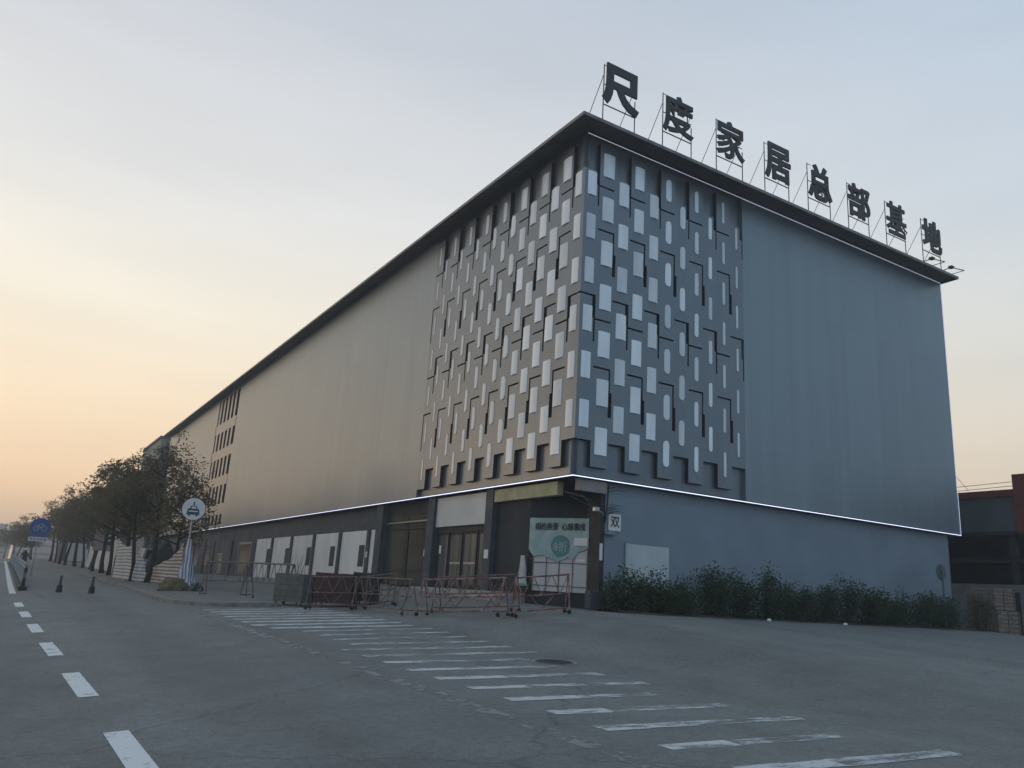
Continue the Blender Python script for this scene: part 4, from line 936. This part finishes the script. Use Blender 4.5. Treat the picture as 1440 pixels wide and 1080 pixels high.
# ---------------------------------------------------------------- camera
f, pi_, ro, ya = 1119.672, R(14.602065), R(3.545332), R(31.18637)
d = Vector((math.sin(ya)*math.cos(pi_), math.cos(ya)*math.cos(pi_), math.sin(pi_))); r = Vector((math.cos(ya), -math.sin(ya), 0)); u = r.cross(d)
c, s = math.cos(ro), math.sin(ro); r, u = c*r+s*u, c*u-s*r
cam = bpy.data.cameras.new('camera'); cam.sensor_width = 36; cam.lens = 36*f/1440; cam.clip_end = 5000; cam.clip_start = .05
co = bpy.data.objects.new('camera', cam); COL.objects.link(co); S.camera = co
m3 = Matrix((r, u, -d)).transposed(); co.matrix_world = Matrix.Translation((-15.418189,-21.236483,.453204)) @ m3.to_4x4()

# ---------------------------------------------------------------- light
SUN_EL, SUN_AZ = R(2.6), R(-38)             # azimuth from +Y towards +X
w = bpy.data.worlds.new('World'); S.world = w; w.use_nodes = True; nt = w.node_tree; nt.nodes.clear()
sky = nt.nodes.new('ShaderNodeTexSky'); sky.sky_type = 'NISHITA'; sky.sun_disc = False; sky.sun_elevation = SUN_EL; sky.sun_rotation = SUN_AZ
sky.air_density = 1.; sky.dust_density = 2.5; sky.ozone_density = 1.5
# thin high haze over the clear-sky model: warm low down towards the set sun, blue-grey away from it
sep = N(nt, 'ShaderNodeSeparateXYZ')
tcw = N(nt, 'ShaderNodeTexCoord'); nt.links.new(tcw.outputs['Generated'], sep.inputs[0])
def sky_ramp(stops):
    cr = N(nt, 'ShaderNodeValToRGB'); e = cr.color_ramp.elements
    while len(e) < len(stops): e.new(.5)
    for i, (p, c) in enumerate(stops): e[i].position = p; e[i].color = (*c, 1)
    nt.links.new(sep.outputs[2], cr.inputs[0]); return cr
warm = sky_ramp(((0,(.72,.51,.36)),(.08,(.88,.61,.39)),(.18,(.95,.75,.53)),(.29,(.91,.83,.69)),(.42,(.75,.74,.72)),(.60,(.57,.59,.63)),(1,(.34,.43,.55))))
cool = sky_ramp(((0,(.66,.57,.47)),(.12,(.68,.62,.53)),(.26,(.64,.65,.64)),(.42,(.54,.63,.71)),(.65,(.42,.54,.68)),(1,(.30,.41,.58))))
away = sky_ramp(((0,(.38,.45,.52)),(.10,(.41,.51,.61)),(.30,(.40,.54,.67)),(.65,(.38,.53,.70)),(1,(.36,.47,.62))))
dt = N(nt, 'ShaderNodeVectorMath', operation='DOT_PRODUCT'); nt.links.new(tcw.outputs['Generated'], dt.inputs[0]); dt.inputs[1].default_value = (math.sin(R(-12)), math.cos(R(-12)), 0)
mrw = N(nt, 'ShaderNodeMapRange', interpolation_type='SMOOTHSTEP'); mrw.inputs[1].default_value = -.3; mrw.inputs[2].default_value = .98; nt.links.new(dt.outputs['Value'], mrw.inputs[0])
mra = N(nt, 'ShaderNodeMapRange', interpolation_type='SMOOTHSTEP'); mra.inputs[1].default_value = -.8; mra.inputs[2].default_value = .1; nt.links.new(dt.outputs['Value'], mra.inputs[0])
ma = N(nt, 'ShaderNodeMix', data_type='RGBA'); nt.links.new(mra.outputs[0], ma.inputs[0]); nt.links.new(away.outputs[0], ma.inputs[6]); nt.links.new(cool.outputs[0], ma.inputs[7])
mh = N(nt, 'ShaderNodeMix', data_type='RGBA'); nt.links.new(mrw.outputs[0], mh.inputs[0]); nt.links.new(ma.outputs[2], mh.inputs[6]); nt.links.new(warm.outputs[0], mh.inputs[7])
cn = N(nt, 'ShaderNodeTexNoise'); cn.inputs['Scale'].default_value = 1.6; cn.inputs['Detail'].default_value = 4
cmp_ = N(nt, 'ShaderNodeMapping'); cmp_.inputs['Scale'].default_value = (1,1,5.5); nt.links.new(tcw.outputs['Generated'], cmp_.inputs[0]); nt.links.new(cmp_.outputs[0], cn.inputs[0])
cm = N(nt, 'ShaderNodeMapRange'); cm.inputs[1].default_value = .3; cm.inputs[2].default_value = .7; cm.inputs[3].default_value = 2.74; cm.inputs[4].default_value = 3.06; nt.links.new(cn.outputs[0], cm.inputs[0])
sc_ = N(nt, 'ShaderNodeVectorMath', operation='SCALE'); nt.links.new(mh.outputs[2], sc_.inputs[0]); nt.links.new(cm.outputs[0], sc_.inputs['Scale'])
mm = N(nt, 'ShaderNodeMix', data_type='RGBA'); mm.inputs[0].default_value = .9; nt.links.new(sky.outputs[0], mm.inputs[6]); nt.links.new(sc_.outputs[0], mm.inputs[7])
bg = nt.nodes.new('ShaderNodeBackground'); bg.inputs[1].default_value = .12; wo = nt.nodes.new('ShaderNodeOutputWorld')
nt.links.new(mm.outputs[2], bg.inputs[0]); nt.links.new(bg.outputs[0], wo.inputs[0])
sd = bpy.data.lights.new('sun', 'SUN'); sd.energy = .06; sd.angle = R(12); sd.color = (1., .78, .56)
so = bpy.data.objects.new('sun', sd); COL.objects.link(so)
dirv = Vector((math.sin(SUN_AZ)*math.cos(SUN_EL), math.cos(SUN_AZ)*math.cos(SUN_EL), math.sin(SUN_EL)))
so.rotation_euler = dirv.to_track_quat('Z', 'Y').to_euler()
vs = S.view_settings; vs.view_transform = 'Standard'; vs.look = 'None'; vs.gamma = 1; vs.use_curve_mapping = False; vs.exposure = 1.74
